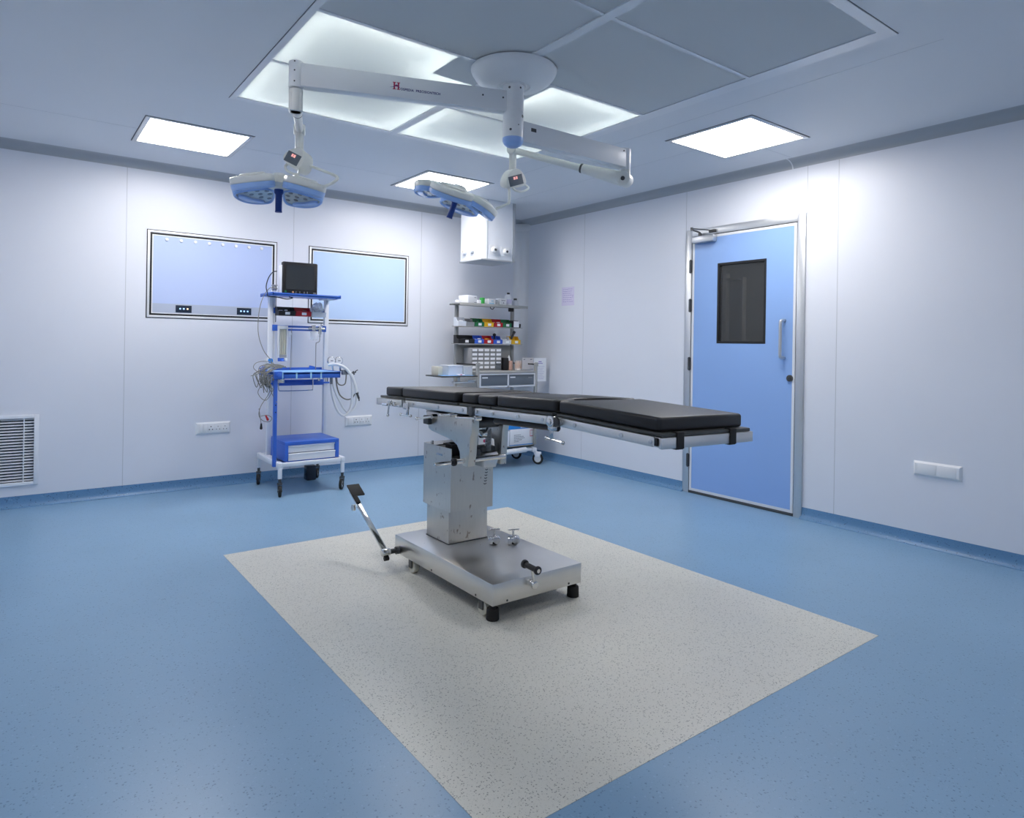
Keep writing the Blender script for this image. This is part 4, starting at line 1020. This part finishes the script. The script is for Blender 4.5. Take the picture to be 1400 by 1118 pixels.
# probe holder on the shelf beside the monitor, black lead looping down
t = thing('probe_holder', (-2.800, -.36, 1.570), 'small grey and white probe holder on the shelf left of the monitor', 'holder')
build('holder_body', MB().box(-2.825, -2.780, -.38, -.34, 1.570, 1.60, .004).cyl((-2.802, -.36, 1.60), (-2.802, -.36, 1.645), .010, n=14), M['white_pl'], t)
build('holder_clip', MB().box(-2.825, -2.785, -.385, -.335, 1.612, 1.622, .003).box(-2.825, -2.785, -.385, -.335, 1.640, 1.650, .004), M['grey_pl'], t)
ob = build('monitor_lead', MB().tube([(-2.800, -.40, 1.757), (-2.835, -.41, 1.745), (-2.868, -.415, 1.70), (-2.888, -.42, 1.63), (-2.884, -.44, 1.575), (-2.876, -.43, 1.552), (-2.80, -.44, 1.545), (-2.73, -.44, 1.535), (-2.68, -.43, 1.548), (-2.70, -.40, 1.556)], .0042, n=8), M['cable_dark'])
tag(ob, 'black lead looping from the back of the monitor round the shelf corner', 'cable')
ob = build('sensor_cable', MB().tube([(-2.80, -.39, 1.632), (-2.86, -.41, 1.615), (-2.915, -.42, 1.53), (-2.945, -.43, 1.40), (-2.945, -.43, 1.25), (-2.90, -.42, 1.12), (-2.835, -.40, 1.04), (-2.815, -.35, .99)], .0030, n=8), M['cable_grey'])
tag(ob, 'thin grey cable bowing out left of the trolley from shelf to tray', 'cable')

# bins
def bin_(x0, x1, yf, depth, z0, h, colr, label, group, paper=True, stuff=None):
    """open-fronted stacking bin, front lip at yf"""
    yb = yf + depth
    t = thing('storage_bin', ((x0+x1)/2, yf+depth/2, z0), label, 'storage bin', group)
    w = .0025
    side = [(yf, z0), (yf-.004, z0+h*.52), (yf+depth*.30, z0+h*.60), (yf+depth*.50, z0+h), (yb, z0+h), (yb, z0)]
    mb = MB().prism(side, 'x', x0, x0+w).prism(side, 'x', x1-w, x1).box(x0+w, x1-w, yb-w, yb, z0, z0+h).box(x0+w, x1-w, yf, yb-w, z0, z0+w)
    mb.prism([(yf, z0), (yf-.004, z0+h*.52), (yf-.006, z0+h*.54), (yf-.002, z0+h*.55), (yf+w, z0)], 'x', x0+w, x1-w)
    mb.box(x0-.001, x1+.001, yb-.010, yb, z0+h-.006, z0+h+.002)
    build('bin_body', mb, M[colr], t)
    if paper:
        mb = MB().box((x0+x1)/2-.016, (x0+x1)/2+.022, yf-.006, yf-.0045, z0+h*.12, z0+h*.42); build('bin_label', mb, M['paper'], t)
    if stuff:
        mb = MB()
        for k in range(5):
            a = random.uniform(x0+.02, x1-.02); c = random.uniform(yf+.02, yb-.03); s_ = random.uniform(.010, .016)
            mb.box(a-s_, a+s_, c-s_, c+s_, z0+.01+.006*k, z0+h*.45+.004*k, .003, M=Matrix.Translation((a, c, 0)) @ Matrix.Rotation(random.uniform(0, 3), 4, 'Z') @ Matrix.Translation((-a, -c, 0)))
        build('bin_contents', mb, M[stuff], t)
    return t
bin_(-2.768, -2.632, -.36, .093, 1.405, .072, 'black', 'black storage bin hung on the trolley under the top shelf', 'bins on the trolley', True, 'paper')
bin_(-2.626, -2.500, -.36, .093, 1.405, .072, 'red', 'red storage bin hung on the trolley under the top shelf', 'bins on the trolley', True, 'dark_steel')
t = bin_(-2.494, -2.372, -.36, .093, 1.403, .074, 'clear', 'clear storage bin stuffed with crumpled film, hung on the trolley', 'bins on the trolley', False)
b = bmesh.new(); bmesh.ops.create_icosphere(b, subdivisions=3, radius=.052)
for v in b.verts:
    v.co *= random.uniform(.82, 1.12); v.co = Vector((v.co.x*.98, v.co.y*.65, v.co.z*1.05))
mb = MB(); mb._merge(b, Matrix.Translation((-2.433, -.325, 1.475))); build('crumpled_film', mb, M['film'], t, smooth=10)

# lead bundle on the left of the tray, white hoses on the right
bun = thing('lead_bundle', (-2.90, -.52, .93), 'tangled bundle of grey monitor leads hanging off the left end of the trolley tray', 'cables')
rnd = random.Random(5)
for k in range(13):
    x = -2.875; y = -.645+.022*k
    pts = [(x+.085, y, .972+rnd.uniform(0, .03)), (x+.02, y, .99+rnd.uniform(-.01, .03)), (x-.035-rnd.uniform(0, .05), y-.02, .965+rnd.uniform(-.03, .03)), (x-.055-rnd.uniform(0, .04), y-.01, .90+rnd.uniform(-.03, .03)), (x-.035-rnd.uniform(-.015, .03), y, .84+rnd.uniform(-.05, .03)), (x-.02-rnd.uniform(0, .03), y+.02, .875+rnd.uniform(-.02, .04)), (x-.01, y+.02, .935)]
    build('lead', MB().tube(pts, .0032, n=6, smooth=5), M['cable_grey'], bun)
for k, (z, c_) in enumerate(((.885, 'dark_steel'), (.865, 'dark_steel'), (.92, 'cable_grey'), (.87, 'cable_grey'))):
    x = -2.935+.028*k; build('plug', MB().cyl((x, -.60, z-.03), (x+.008, -.60, z+.03), .008, .005, n=12), M[c_], bun)
build('lead', MB().tube([(-2.80, -.55, .985), (-2.90, -.56, 1.035), (-2.99, -.57, 1.03), (-3.02, -.58, .99), (-2.97, -.59, .95), (-2.90, -.59, .955)], .0026, n=6), M['cable_grey'], bun)
build('lead', MB().tube([(-2.87, -.60, .96), (-2.96, -.61, .955), (-3.03, -.62, .935), (-3.05, -.62, .93)], .0026, n=6), M['cable_grey'], bun)
lo = [(-2.90, -.60, .90), (-2.905, -.60, .80), (-2.965, -.60, .70), (-2.98, -.60, .63), (-2.95, -.60, .585), (-2.90, -.60, .575), (-2.885, -.60, .605), (-2.92, -.60, .625), (-2.965, -.60, .62)]
build('lead', MB().tube(lo, .0028, n=6), M['cable_grey'], bun)
build('lead', MB().tube([(-2.95, -.60, .88), (-2.99, -.60, .80), (-2.93, -.60, .74), (-2.87, -.60, .83)], .0026, n=6), M['cable_grey'], bun)
build('lead', MB().tube([(-2.90, -.60, .82), (-2.87, -.60, .76), (-2.852, -.615, .72)], .0026, n=6), M['cable_grey'], bun)
build('lead', MB().tube([(-2.98, -.60, .68), (-2.975, -.60, .64), (-2.968, -.60, .60), (-2.962, -.60, .56)], .0026, n=6), M['cable_grey'], bun)
build('electrode_clip', MB().cyl((-2.962, -.60, .565), (-2.962, -.60, .53), .006, .010, n=12).sph((-2.962, -.60, .528), .011, 10), M['black'], bun)
build('electrode_clip', MB().cyl((-2.93, -.60, .625), (-2.915, -.60, .595), .006, .009, n=12).sph((-2.914, -.60, .592), .010, 10), M['red'], bun)

hs = thing('breathing_hose', (-2.27, -.55, .95), 'white coiled hoses with twin gauges hanging off the right end of the trolley tray', 'hose')
ytr = -.56
def H3(pts, r_, nm='hose', m_='hose'): build(nm, MB().tube([(x, ytr+dy, z) for x, dy, z in pts], r_, n=10), M[m_], hs)
H3([(-2.40, .05, 1.005), (-2.355, .0, 1.012), (-2.29, -.02, .985), (-2.235, -.03, .92), (-2.20, -.03, .84), (-2.185, -.03, .775)], .0125)
H3([(-2.395, 0, .90), (-2.395, 0, .82), (-2.375, 0, .72), (-2.335, 0, .625), (-2.285, 0, .585), (-2.24, 0, .615), (-2.215, 0, .70), (-2.215, 0, .85), (-2.225, 0, .92)], .0100)
H3([(-2.385, .02, .88), (-2.35, .02, .78), (-2.30, .02, .68), (-2.27, .02, .635), (-2.235, .02, .61), (-2.19, .02, .635), (-2.165, .02, .70), (-2.175, .02, .80), (-2.20, .02, .90)], .0085)
H3([(-2.345, .03, .90), (-2.335, .03, .83), (-2.31, .03, .76), (-2.27, .03, .725), (-2.23, .03, .715), (-2.195, .03, .73), (-2.175, .03, .76)], .0055, 'hose', 'cable_grey')
H3([(-2.345, .01, .905), (-2.338, .01, .86), (-2.315, .01, .84), (-2.285, .01, .84), (-2.268, .01, .86), (-2.262, .01, .93)], .0050, 'hose', 'cable_grey')
build('hose_end', MB().cyl((-2.185, ytr-.03, .78), (-2.180, ytr-.03, .765), .012, n=14).cyl((-2.180, ytr-.03, .765), (-2.165, ytr-.03, .725), .009, n=14).cyl((-2.165, ytr-.03, .725), (-2.162, ytr-.03, .705), .005, n=10), M['dark_steel'], hs)
build('hose_coupling', MB().cyl((-2.396, ytr, .905), (-2.395, ytr, .85), .012, n=14).cyl((-2.26, ytr, .93), (-2.26, ytr, .97), .016, n=16).box(-2.30, -2.25, ytr-.01, ytr+.03, .925, .965, .004), M['grey_pl'], hs)
build('tap_lever', MB().cyl((-2.25, ytr-.01, .935), (-2.19, ytr-.02, .945), .005, n=10).cyl((-2.215, ytr-.02, .955), (-2.205, ytr-.02, .925), .006, n=10).cyl((-2.20, ytr-.02, .95), (-2.175, ytr-.02, .965), .004, n=8), M['dark_steel'], hs)
for x in (-2.365, -2.300):
    g = build('pressure_dial', MB().cyl((x, ytr+.10, 1.040), (x, ytr+.075, 1.040), .034, n=26, bev=.004).cyl((x+.01, ytr+.09, 1.01), (x+.02, ytr+.09, .95), .007, n=10), M['chrome'], hs)
    build('dial_face', MB().cyl((x, ytr+.0755, 1.040), (x, ytr+.0740, 1.040), .028, n=26), M['paper'], g)
    build('dial_needle', MB().box(x-.010, x+.012, ytr+.0725, ytr+.0738, 1.036, 1.042), M['ink'], g)

# dark block behind the trolley, standing in for a shaded wheel
tag(build('wheel_shade_block', MB().box(-2.455, -2.375, -.20, -.12, 0, .125, .006), M['dark_panel']), 'small dark block for a shaded wheel on the floor under the trolley, by its back right castor', 'box')

# ------------------------------------------------------------------ instrument and supply trolley in the corner
rk = thing('supply_trolley', (-.65, -.44, 0), 'grey supply trolley with tall bin rack, drawers and castors in the corner behind the table', 'medical trolley')
ux0, ux1, uy = -1.000, -.315, -.250
for x in (ux0, ux1): build('upright', MB().box(x-.017, x+.017, uy-.014, uy+.014, .935, 1.585, .002), M['warm_grey'], rk)
build('top_shelf', MB().box(-1.075, -.245, -.420, -.235, 1.576, 1.582).box(-1.075, -.245, -.424, -.420, 1.568, 1.596, .001).box(-1.075, -1.071, -.42, -.235, 1.576, 1.592).box(-.249, -.245, -.42, -.235, 1.576, 1.592), M['warm_grey'], rk)
for z in (1.377, 1.207): build('bin_rail', MB().box(ux0+.017, ux1-.017, uy-.024, uy-.014, z-.012, z+.04, .001).box(-1.05, -.27, -.372, -.240, z-.012, z-.006), M['warm_grey'], rk)
build('back_panel', MB().box(ux0+.017, ux1-.017, uy-.004, uy+.004, .935, 1.19), M['warm_grey'], rk)
build('cable_clip', MB().tube([(-.70, -.40, 1.572), (-.695, -.40, 1.552), (-.675, -.40, 1.547), (-.66, -.40, 1.556), (-.655, -.40, 1.572)], .004, n=8).box(-.43, -.375, -.36, -.33, 1.535, 1.574, .006), M['black'], rk)
wx0, wx1, wy0, wy1 = -.985, -.300, -.640, -.225
build('worktop', MB().box(wx0, wx1, wy0, wy1, .915, .937, .003), M['warm_grey'], rk)
cab = build('drawer_cabinet', MB().box(wx0+.005, wx1-.005, wy0+.012, wy1, .78, .915), M['warm_grey'], rk)
mb = MB().box(wx0+.005, wx0+.022, wy0, wy0+.012, .785, .915).box(wx1-.022, wx1-.005, wy0, wy0+.012, .785, .915).box(-.652, -.634, wy0, wy0+.012, .785, .915).box(wx0+.022, wx1-.022, wy0, wy0+.012, .905, .915).box(wx0+.022, wx1-.022, wy0, wy0+.012, .785, .800)
build('cabinet_edging', mb, M['alu_white'], cab)
for a, c in ((wx0+.024, -.654), (-.632, wx1-.024)):
    dr = build('drawer', MB().box(a, c, wy0+.002, wy0+.012, .803, .896, .002).box(a, c, wy0-.004, wy0+.010, .896, .903, .001), M['slate'], cab)
    build('label_holder', MB().box(a+.012, a+.075, wy0, wy0+.0025, .872, .885), M['paper'], dr)
    build('drawer_text', MB().box(c-.070, c-.020, wy0+.001, wy0+.0022, .868, .878), M['grey_pl'], dr) if a > -.7 else None
for x in (wx0-.012, wx1+.006):
    build('corner_post', MB().box(x-.014, x+.014, wy0-.004, wy0+.024, .20, 1.018, .003).box(x-.014, x+.014, wy1-.024, wy1, .20, 1.018, .003), M['warm_grey'], rk)
    build('guard_rail', MB().cyl((x, wy0+.010, 1.003), (x, wy1-.010, 1.003), .007, n=14), M['black'], rk)
    build('rail_cap', MB().box(x-.018, x+.018, wy0-.010, wy0+.012, .985, 1.022, .004), M['warm_grey'], rk)
build('lower_shelf', MB().box(wx0, wx1, wy0+.01, wy1-.02, .185, .195).box(wx0, wx1, wy0+.01, wy0+.014, .185, .205), M['warm_grey'], rk)
mb = MB().box(wx0-.02, wx0+.02, wy0, wy1, .125, .17, .008).box(wx1-.02, wx1+.02, wy0, wy1, .125, .17, .008)
mb.cyl((wx0, wy0+.03, .145), (wx1, wy0+.03, .150), .016, n=16).cyl((wx0, wy1-.03, .145), (wx1, wy1-.03, .150), .016, n=16)
build('base_frame', mb, M['white_paint'], rk)
build('lift_strut', MB().cyl((-.70, wy0-.005, .150), (-.42, wy0-.01, .160), .026, n=18, bev=.004), M['alu_white'], rk)
for x, y, yw in ((wx1+.025, -.625, -60), (wx1+.030, -.262, -60), (wx0, -.625, -110), (wx0, -.262, -110)):
    castor(rk, x, y, .165, .056, R(yw), M['rubber'], M['white_pl'], M['white_paint'], .026, True)
# swing-out side tray
st = build('side_tray', MB().box(-1.425, -1.035, -.695, -.400, .893, .905, .003), M['laminate'], rk)
build('tray_arm', MB().box(-1.19, -1.17, -.60, -.58, .845, .893, .003).box(-1.24, -1.02, -.62, -.56, .832, .846, .004).cyl((-1.10, -.62, .853), (-1.005, -.62, .853), .010, n=14), M['alu'], rk)
build('tray_liner', MB().prism([(-1.40, -.65), (-1.34, -.685), (-1.06, -.675), (-1.10, -.45), (-1.36, -.44)], 'z', .9052, .9065), M['blue_sheet'], st)
# containers on the side tray
def clear_box(x0, x1, y0, y1, z0, h, label, mat_='frost', lid='frost'):
    t = thing('plastic_container', ((x0+x1)/2, (y0+y1)/2, z0), label, 'container')
    w = .002
    mb = MB().box(x0, x1, y0, y0+w, z0, z0+h).box(x0, x1, y1-w, y1, z0, z0+h).box(x0, x0+w, y0, y1, z0, z0+h).box(x1-w, x1, y0, y1, z0, z0+h).box(x0, x1, y0, y1, z0, z0+w)
    build('tub', mb, M[mat_], t); build('lid', MB().box(x0-.004, x1+.004, y0-.004, y1+.004, z0+h, z0+h+.010, .003), M[lid], t); return t
clear_box(-1.30, -1.145, -.60, -.46, .9066, .082, 'wide frosted plastic container in the middle of the side tray')
clear_box(-1.138, -1.050, -.62, -.50, .9066, .075, 'clear plastic container at the right end of the side tray', 'clear', 'clear')
tag(build('cream_carton', MB().box(-1.385, -1.335, -.56, -.44, .9066, .985, .003), M['cream']), 'cream carton at the left end of the side tray', 'carton')
t = thing('swab_pack', (-1.20, -.655, .9066), 'small white swab pack with red mark lying on the blue tray liner', 'packet')
build('wrapper', MB().box(-1.235, -1.165, -.672, -.638, .9066, .918, .004), M['paper'], t)
build('red_mark', MB().box(-1.215, -1.195, -.6728, -.672, .909, .915).box(-1.215, -1.195, -.668, -.645, .918, .9186), M['ink_red'], t)

# bins on the rack
g1 = 'bins on the upper rack row'; g2 = 'bins on the lower rack row'
zr1, zr2 = 1.3712, 1.2012
bin_(-1.050, -.960, -.365, .089, zr1, .084, 'frost', 'frosted white bin at the left end of the upper rack row', g1, False, 'paper')
bin_(-.954, -.866, -.365, .089, zr1, .074, 'grey_pl', 'grey bin in the upper rack row between the frosted and the green one', g1, False)
bin_(-.858, -.750, -.365, .089, zr1, .080, 'green', 'green bin in the upper rack row left of the yellow bin', g1, True, 'black')
bin_(-.744, -.634, -.365, .089, zr1, .080, 'yellow', 'yellow bin in the upper rack row', g1, True)
bin_(-.628, -.522, -.365, .089, zr1, .080, 'red', 'red bin with white packets in the upper rack row', g1, True, 'paper')
bin_(-.516, -.410, -.365, .089, zr1, .080, 'green', 'dark green bin in the upper rack row right of the red bin', g1, True, 'black')
t = bin_(-.404, -.290, -.365, .089, zr1, .074, 'black', 'black bin with a large pale card at the right end of the upper rack row', g1, False)
build('bin_label', MB().box(-.385, -.318, -.3725, -.3705, zr1+.004, zr1+.066), M['paper'], t)
bin_(-1.048, -.862, -.365, .089, zr2, .080, 'black', 'wide black bin at the left end of the lower rack row', g2, True, 'black')
bin_(-.856, -.750, -.365, .089, zr2, .080, 'blue_pl', 'blue bin full of white packets in the lower rack row', g2, True, 'paper')
bin_(-.744, -.636, -.365, .089, zr2, .080, 'red', 'red bin in the lower rack row', g2, True, 'yellow')
bin_(-.630, -.522, -.365, .089, zr2, .080, 'blue_pl', 'blue bin with dark contents in the lower rack row right of the red bin', g2, True, 'black')
bin_(-.516, -.410, -.365, .089, zr2, .074, 'frost', 'clear frosted bin in the lower rack row', g2, True, 'paper')
t = bin_(-.404, -.290, -.365, .089, zr2, .080, 'yellow', 'yellow bin holding a dark tool at the right end of the lower rack row', g2, True)
ob = build('torch', MB().cyl((-.375, -.32, zr2+.055), (-.335, -.31, zr2+.115), .012, n=14).cyl((-.335, -.31, zr2+.115), (-.325, -.308, zr2+.130), .015, n=14), M['dark_steel'])
tag(ob, 'dark handled tool sticking up out of the yellow bin in the lower rack row', 'tool')
tag(build('black_clip', MB().sph((-.575, -.30, zr2+.092), .020, 12, (1, .7, .8)).cyl((-.575, -.30, zr2+.05), (-.575, -.30, zr2+.09), .008, n=10), M['black']), 'black knobbed clip poking out above the blue bin in the lower rack row', 'tool')

# packs on the rack's top shelf
zt_ = 1.5822
def pack(name, x0, x1, y0, y1, h, m_, label, rot=0, cap=None):
    cx, cy = (x0+x1)/2, (y0+y1)/2
    t = thing(name, (cx, cy, zt_), label, 'pack', None)
    Mr = Matrix.Translation((cx, cy, 0)) @ Matrix.Rotation(R(rot), 4, 'Z') @ Matrix.Translation((-cx, -cy, 0))
    build('carton_body', MB().box(x0, x1, y0, y1, zt_, zt_+h, .002, M=Mr), M[m_], t)
    return t, Mr
t, Mr = pack('white_carton', -.995, -.855, -.395, -.275, .088, 'paper', 'largest white carton, lying at the left of the rack top shelf', 18)
build('carton_print', MB().box(-.90, -.86, -.3957, -.395, zt_+.02, zt_+.024, M=Mr).box(-.90, -.87, -.3957, -.395, zt_+.068, zt_+.072, M=Mr), M['ink'], t)
tag(build('tissue_wad', MB().sph((-1.045, -.33, zt_+.022), .026, 12, (1, .9, .85)), M['paper']), 'crumpled white wad at the far left end of the rack top shelf', 'tissue')
pack('small_carton', -.838, -.800, -.38, -.30, .050, 'paper', 'small plain white carton between the large carton and the green card')
pack('green_card', -.790, -.757, -.38, -.34, .075, 'lime', 'bright green card box on the rack top shelf', 8)
t, Mr = pack('flat_carton', -.715, -.625, -.38, -.30, .068, 'paper', 'squat white carton right of the green card box')
build('carton_print', MB().box(-.70, -.645, -.3807, -.38, zt_+.015, zt_+.03).box(-.68, -.65, -.3807, -.38, zt_+.042, zt_+.052), M['cyan_tape'], t)
t = thing('clear_jar', (-.598, -.35, zt_), 'small clear jar between the white cartons on the rack top shelf', 'jar')
build('jar_body', MB().lathe([(0, 0), (.022, 0), (.024, .006), (.024, .045), (.018, .052), (0, .052)], (-.598, -.35, zt_), 22), M['clear'], t)
build('jar_lid', MB().cyl((-.598, -.35, zt_+.052), (-.598, -.35, zt_+.062), .020, n=20), M['grey_pl'], t)
t, Mr = pack('printed_carton', -.568, -.490, -.385, -.305, .080, 'paper', 'white carton with a small dark emblem, right of the clear jar')
build('carton_print', MB().prism([(-.535, zt_+.030), (-.520, zt_+.030), (-.5275, zt_+.046)], 'y', -.3857, -.385).box(-.555, -.505, -.3857, -.385, zt_+.056, zt_+.061), M['ink'], t)
t = thing('spray_bottle', (-.440, -.345, zt_), 'tall white bottle with a dark cap on the rack top shelf', 'bottle')
build('bottle_body', MB().lathe([(0, 0), (.032, 0), (.034, .006), (.034, .105), (.026, .122), (.014, .128), (0, .128)], (-.440, -.345, zt_), 26), M['paper'], t)
build('bottle_cap', MB().cyl((-.440, -.345, zt_+.128), (-.440, -.345, zt_+.146), .015, n=18, bev=.002), M['black'], t)
build('bottle_label', MB().lathe([(.0345, .03), (.0347, .03), (.0347, .075), (.0345, .075)], (-.440, -.345, zt_), 26), M['paper_lilac'], t)
t = thing('dropper_jar', (-.350, -.345, zt_), 'grey translucent jar with a dark cap at the right end of the rack top shelf', 'jar')
build('jar_body', MB().lathe([(0, 0), (.030, 0), (.032, .006), (.032, .062), (.022, .072), (0, .072)], (-.350, -.345, zt_), 24), M['frost'], t)
build('jar_lid', MB().cyl((-.350, -.345, zt_+.072), (-.350, -.345, zt_+.092), .018, n=18, bev=.002), M['dark_steel'], t)

# cabinet of small drawers on the worktop
zw = .9375
cx0, cx1, cy0, cy1 = -.925, -.553, -.400, -.270
t = thing('drawer_organiser', ((cx0+cx1)/2, (cy0+cy1)/2, zw), 'grey organiser with twenty-five small labelled drawers on the supply trolley worktop', 'organiser')
build('case', MB().box(cx0, cx1, cy0, cy1, zw, zw+.222, .003), M['grey_pl'], t)
dw = (cx1-cx0-.012)/5; dh = .042
for r_ in range(5):
    for c in range(5):
        xa = cx0+.006+c*dw+.003; xb = xa+dw-.006; za = zw+.007+r_*dh+.002; zb = za+dh-.004
        empty = (c == 4 and r_ in (0, 1))
        f = build('small_drawer', MB().box(xa, xb, cy0-.006, cy0, za, zb, .0015), M['slate' if empty else 'grey_pl'], t)
        if not (empty and r_ == 0):
            build('drawer_label', MB().box(xa+.006, xb-.006, cy0-.0072, cy0-.006, za+(.012 if not empty else .02), zb-.004), M['paper'], f)
tag(build('black_case', MB().box(-.545, -.485, -.43, -.36, zw, zw+.125, .004), M['black']), 'upright black box right of the drawer organiser', 'box')
t = thing('tissue_packet', (-.455, -.40, zw), 'peach tissue packet with a white tissue sticking out, beside the black box', 'tissue')
build('packet', MB().box(-.478, -.432, -.43, -.37, zw, zw+.095, .008), M['pink_pack'], t)
build('tissue', MB().prism([(-.475, zw+.09), (-.440, zw+.09), (-.445, zw+.125), (-.462, zw+.152), (-.472, zw+.13)], 'y', -.405, -.395, bev=.004), M['paper'], t)
t = thing('sample_jar', (-.392, -.47, zw), 'clear jar of mottled orange contents at the right end of the worktop', 'jar')
build('jar', MB().lathe([(0, 0), (.036, 0), (.039, .005), (.039, .085), (.034, .095), (.034, .1), (.0, .1)], (-.392, -.47, zw), 28), M['glass'], t)
build('jar_contents', MB().lathe([(0, .018), (.034, .018), (.036, .022), (.036, .080), (0, .086)], (-.392, -.47, zw), 24), M['orange'], t)
build('jar_base', MB().cyl((-.392, -.47, zw+.002), (-.392, -.47, zw+.018), .036, n=24), M['paper'], t)
# papers hanging at the right side of the trolley
hb = build('paper_hanger', MB().cyl((-.294, -.50, 1.052), (-.055, -.50, 1.052), .004, n=10).box(-.300, -.288, -.505, -.470, 1.0, 1.06, .002), M['alu'], rk)
t = thing('form_sheet', (-.30, -.505, .90), 'greyish paper form hanging at the right side of the supply trolley, behind the jar', 'paper')
build('sheet', MB().box(-.372, -.228, -.508, -.5045, .945, 1.066), M['grey_paper'], t)
build('print', MB().box(-.355, -.335, -.5086, -.508, 1.045, 1.052).box(-.27, -.245, -.5086, -.508, 1.045, 1.052), M['ink'], t)
t = thing('form_sheet', (-.14, -.512, .82), 'bluish white paper form hanging lower at the right side of the supply trolley', 'paper')
build('sheet', MB().box(-.222, -.062, -.515, -.511, .822, 1.062), M['paper'], t)
mb = MB().box(-.165, -.125, -.5156, -.515, 1.020, 1.030).box(-.175, -.110, -.5156, -.515, 1.004, 1.012)
for k in range(8): mb.box(-.205, -.085-.012*(k % 3), -.5156, -.515, .975-.018*k, .977-.018*k)
build('print', mb, M['ink_violet'], t)

# cartons and bottles on the lower shelf
zl = .1952
t = thing('glove_carton', (-.42, -.535, zl), 'white carton with blue base stripe and printed text on the lower trolley shelf', 'carton')
build('carton', MB().box(-.585, -.262, -.605, -.46, zl, zl+.165, .002), M['paper'], t)
build('blue_stripe', MB().box(-.586, -.2615, -.6057, -.459, zl+.002, zl+.014), M['card_blue'], t)
mb = MB()
for k, (a, L) in enumerate(((0, .085), (0, .12), (0, .13), (0, .10), (0, .06))):
    x = -.535
    while x < -.535+L:
        w_ = random.uniform(.008, .02); mb.box(x, min(x+w_, -.535+L), -.6062, -.605, zl+.105-.016*k, zl+.110-.016*k); x += w_+.004
build('printed_text', mb, M['ink'], t)
mb = MB().box(-.335, -.290, -.6062, -.605, zl+.145, zl+.150).box(-.335, -.290, -.6062, -.605, zl+.085, zl+.092).box(-.335, -.331, -.6062, -.605, zl+.092, zl+.145).box(-.294, -.290, -.6062, -.605, zl+.092, zl+.145)
build('red_seal', mb, M['ink_red'], t)
t = thing('blue_carton', (-.46, -.53, zl+.165), 'flat blue carton lying on top of the printed white carton', 'carton')
build('carton', MB().box(-.60, -.33, -.600, -.46, zl+.1655, zl+.225, .002), M['card_blue'], t)
mb = MB()
for k in range(5): mb.box(-.45+.022*k, -.437+.022*k, -.6008, -.600, zl+.175, zl+.186)
build('white_marks', mb, M['paper'], t)
tag(build('white_carton', MB().box(-.662, -.595, -.61, -.46, zl, zl+.150, .002), M['paper']), 'narrow white carton left of the printed carton on the lower trolley shelf', 'carton')
def bottle(x, y, h, r_, label, dot=False):
    t = thing('plastic_bottle', (x, y, zl), label, 'bottle')
    build('bottle_body', MB().lathe([(0, 0), (r_, 0), (r_+.002, .006), (r_+.002, h*.78), (r_*.5, h*.9), (r_*.45, h*.92), (0, h*.92)], (x, y, zl), 24), M['white_pl'], t)
    build('bottle_cap', MB().cyl((x, y, zl+h*.92), (x, y, zl+h), r_*.5, n=18), M['white_pl'], t)
    if dot: build('pink_mark', MB().cyl((x-.01, y-r_-.0015, zl+h*.35), (x-.01, y-r_-.003, zl+h*.35), .016, n=16), M['ink_red'], t)
bottle(-.835, -.50, .20, .042, 'white bottle with a red mark, seen through the table mechanism', True)
bottle(-.720, -.50, .15, .034, 'short white bottle on the lower trolley shelf, right of the red-marked one')
bottle(-.925, -.46, .19, .036, 'white bottle at the back left of the lower trolley shelf')

# ------------------------------------------------------------------ camera and settings
cam = bpy.data.cameras.new('camera'); co = bpy.data.objects.new('camera', cam); col.objects.link(co)
cam.sensor_fit = 'HORIZONTAL'; cam.sensor_width = 36; cam.lens = 900.958/1400*36
cam.shift_y = -(559-470.564)/1400
cam.clip_start = .02
yaw, roll = .92544, .01604
F = Vector((math.cos(yaw), math.sin(yaw), 0)); Rr = Vector((math.sin(yaw), -math.cos(yaw), 0)); U = Vector((0, 0, 1))
R2 = math.cos(roll)*Rr + math.sin(roll)*U; U2 = -math.sin(roll)*Rr + math.cos(roll)*U
co.matrix_world = Matrix(((R2.x, U2.x, -F.x, -4.46825), (R2.y, U2.y, -F.y, -5.77102), (R2.z, U2.z, -F.z, 1.2), (0, 0, 0, 1)))
scene.camera = co
w = bpy.data.worlds.new('room_air'); scene.world = w; w.use_nodes = True
w.node_tree.nodes['Background'].inputs[0].default_value = (.5, .6, .7, 1); w.node_tree.nodes['Background'].inputs[1].default_value = .02
vs = scene.view_settings
scene.display_settings.display_device = 'sRGB'
vs.view_transform = 'Standard'; vs.look = 'None'; vs.gamma = 1; vs.use_curve_mapping = False
vs.exposure = .98
cy = scene.cycles
cy.use_denoising = True; cy.max_bounces = 10; cy.diffuse_bounces = 6; cy.glossy_bounces = 5; cy.transmission_bounces = 6; cy.transparent_max_bounces = 16
cy.sample_clamp_indirect = 6; cy.caustics_reflective = False; cy.caustics_refractive = False
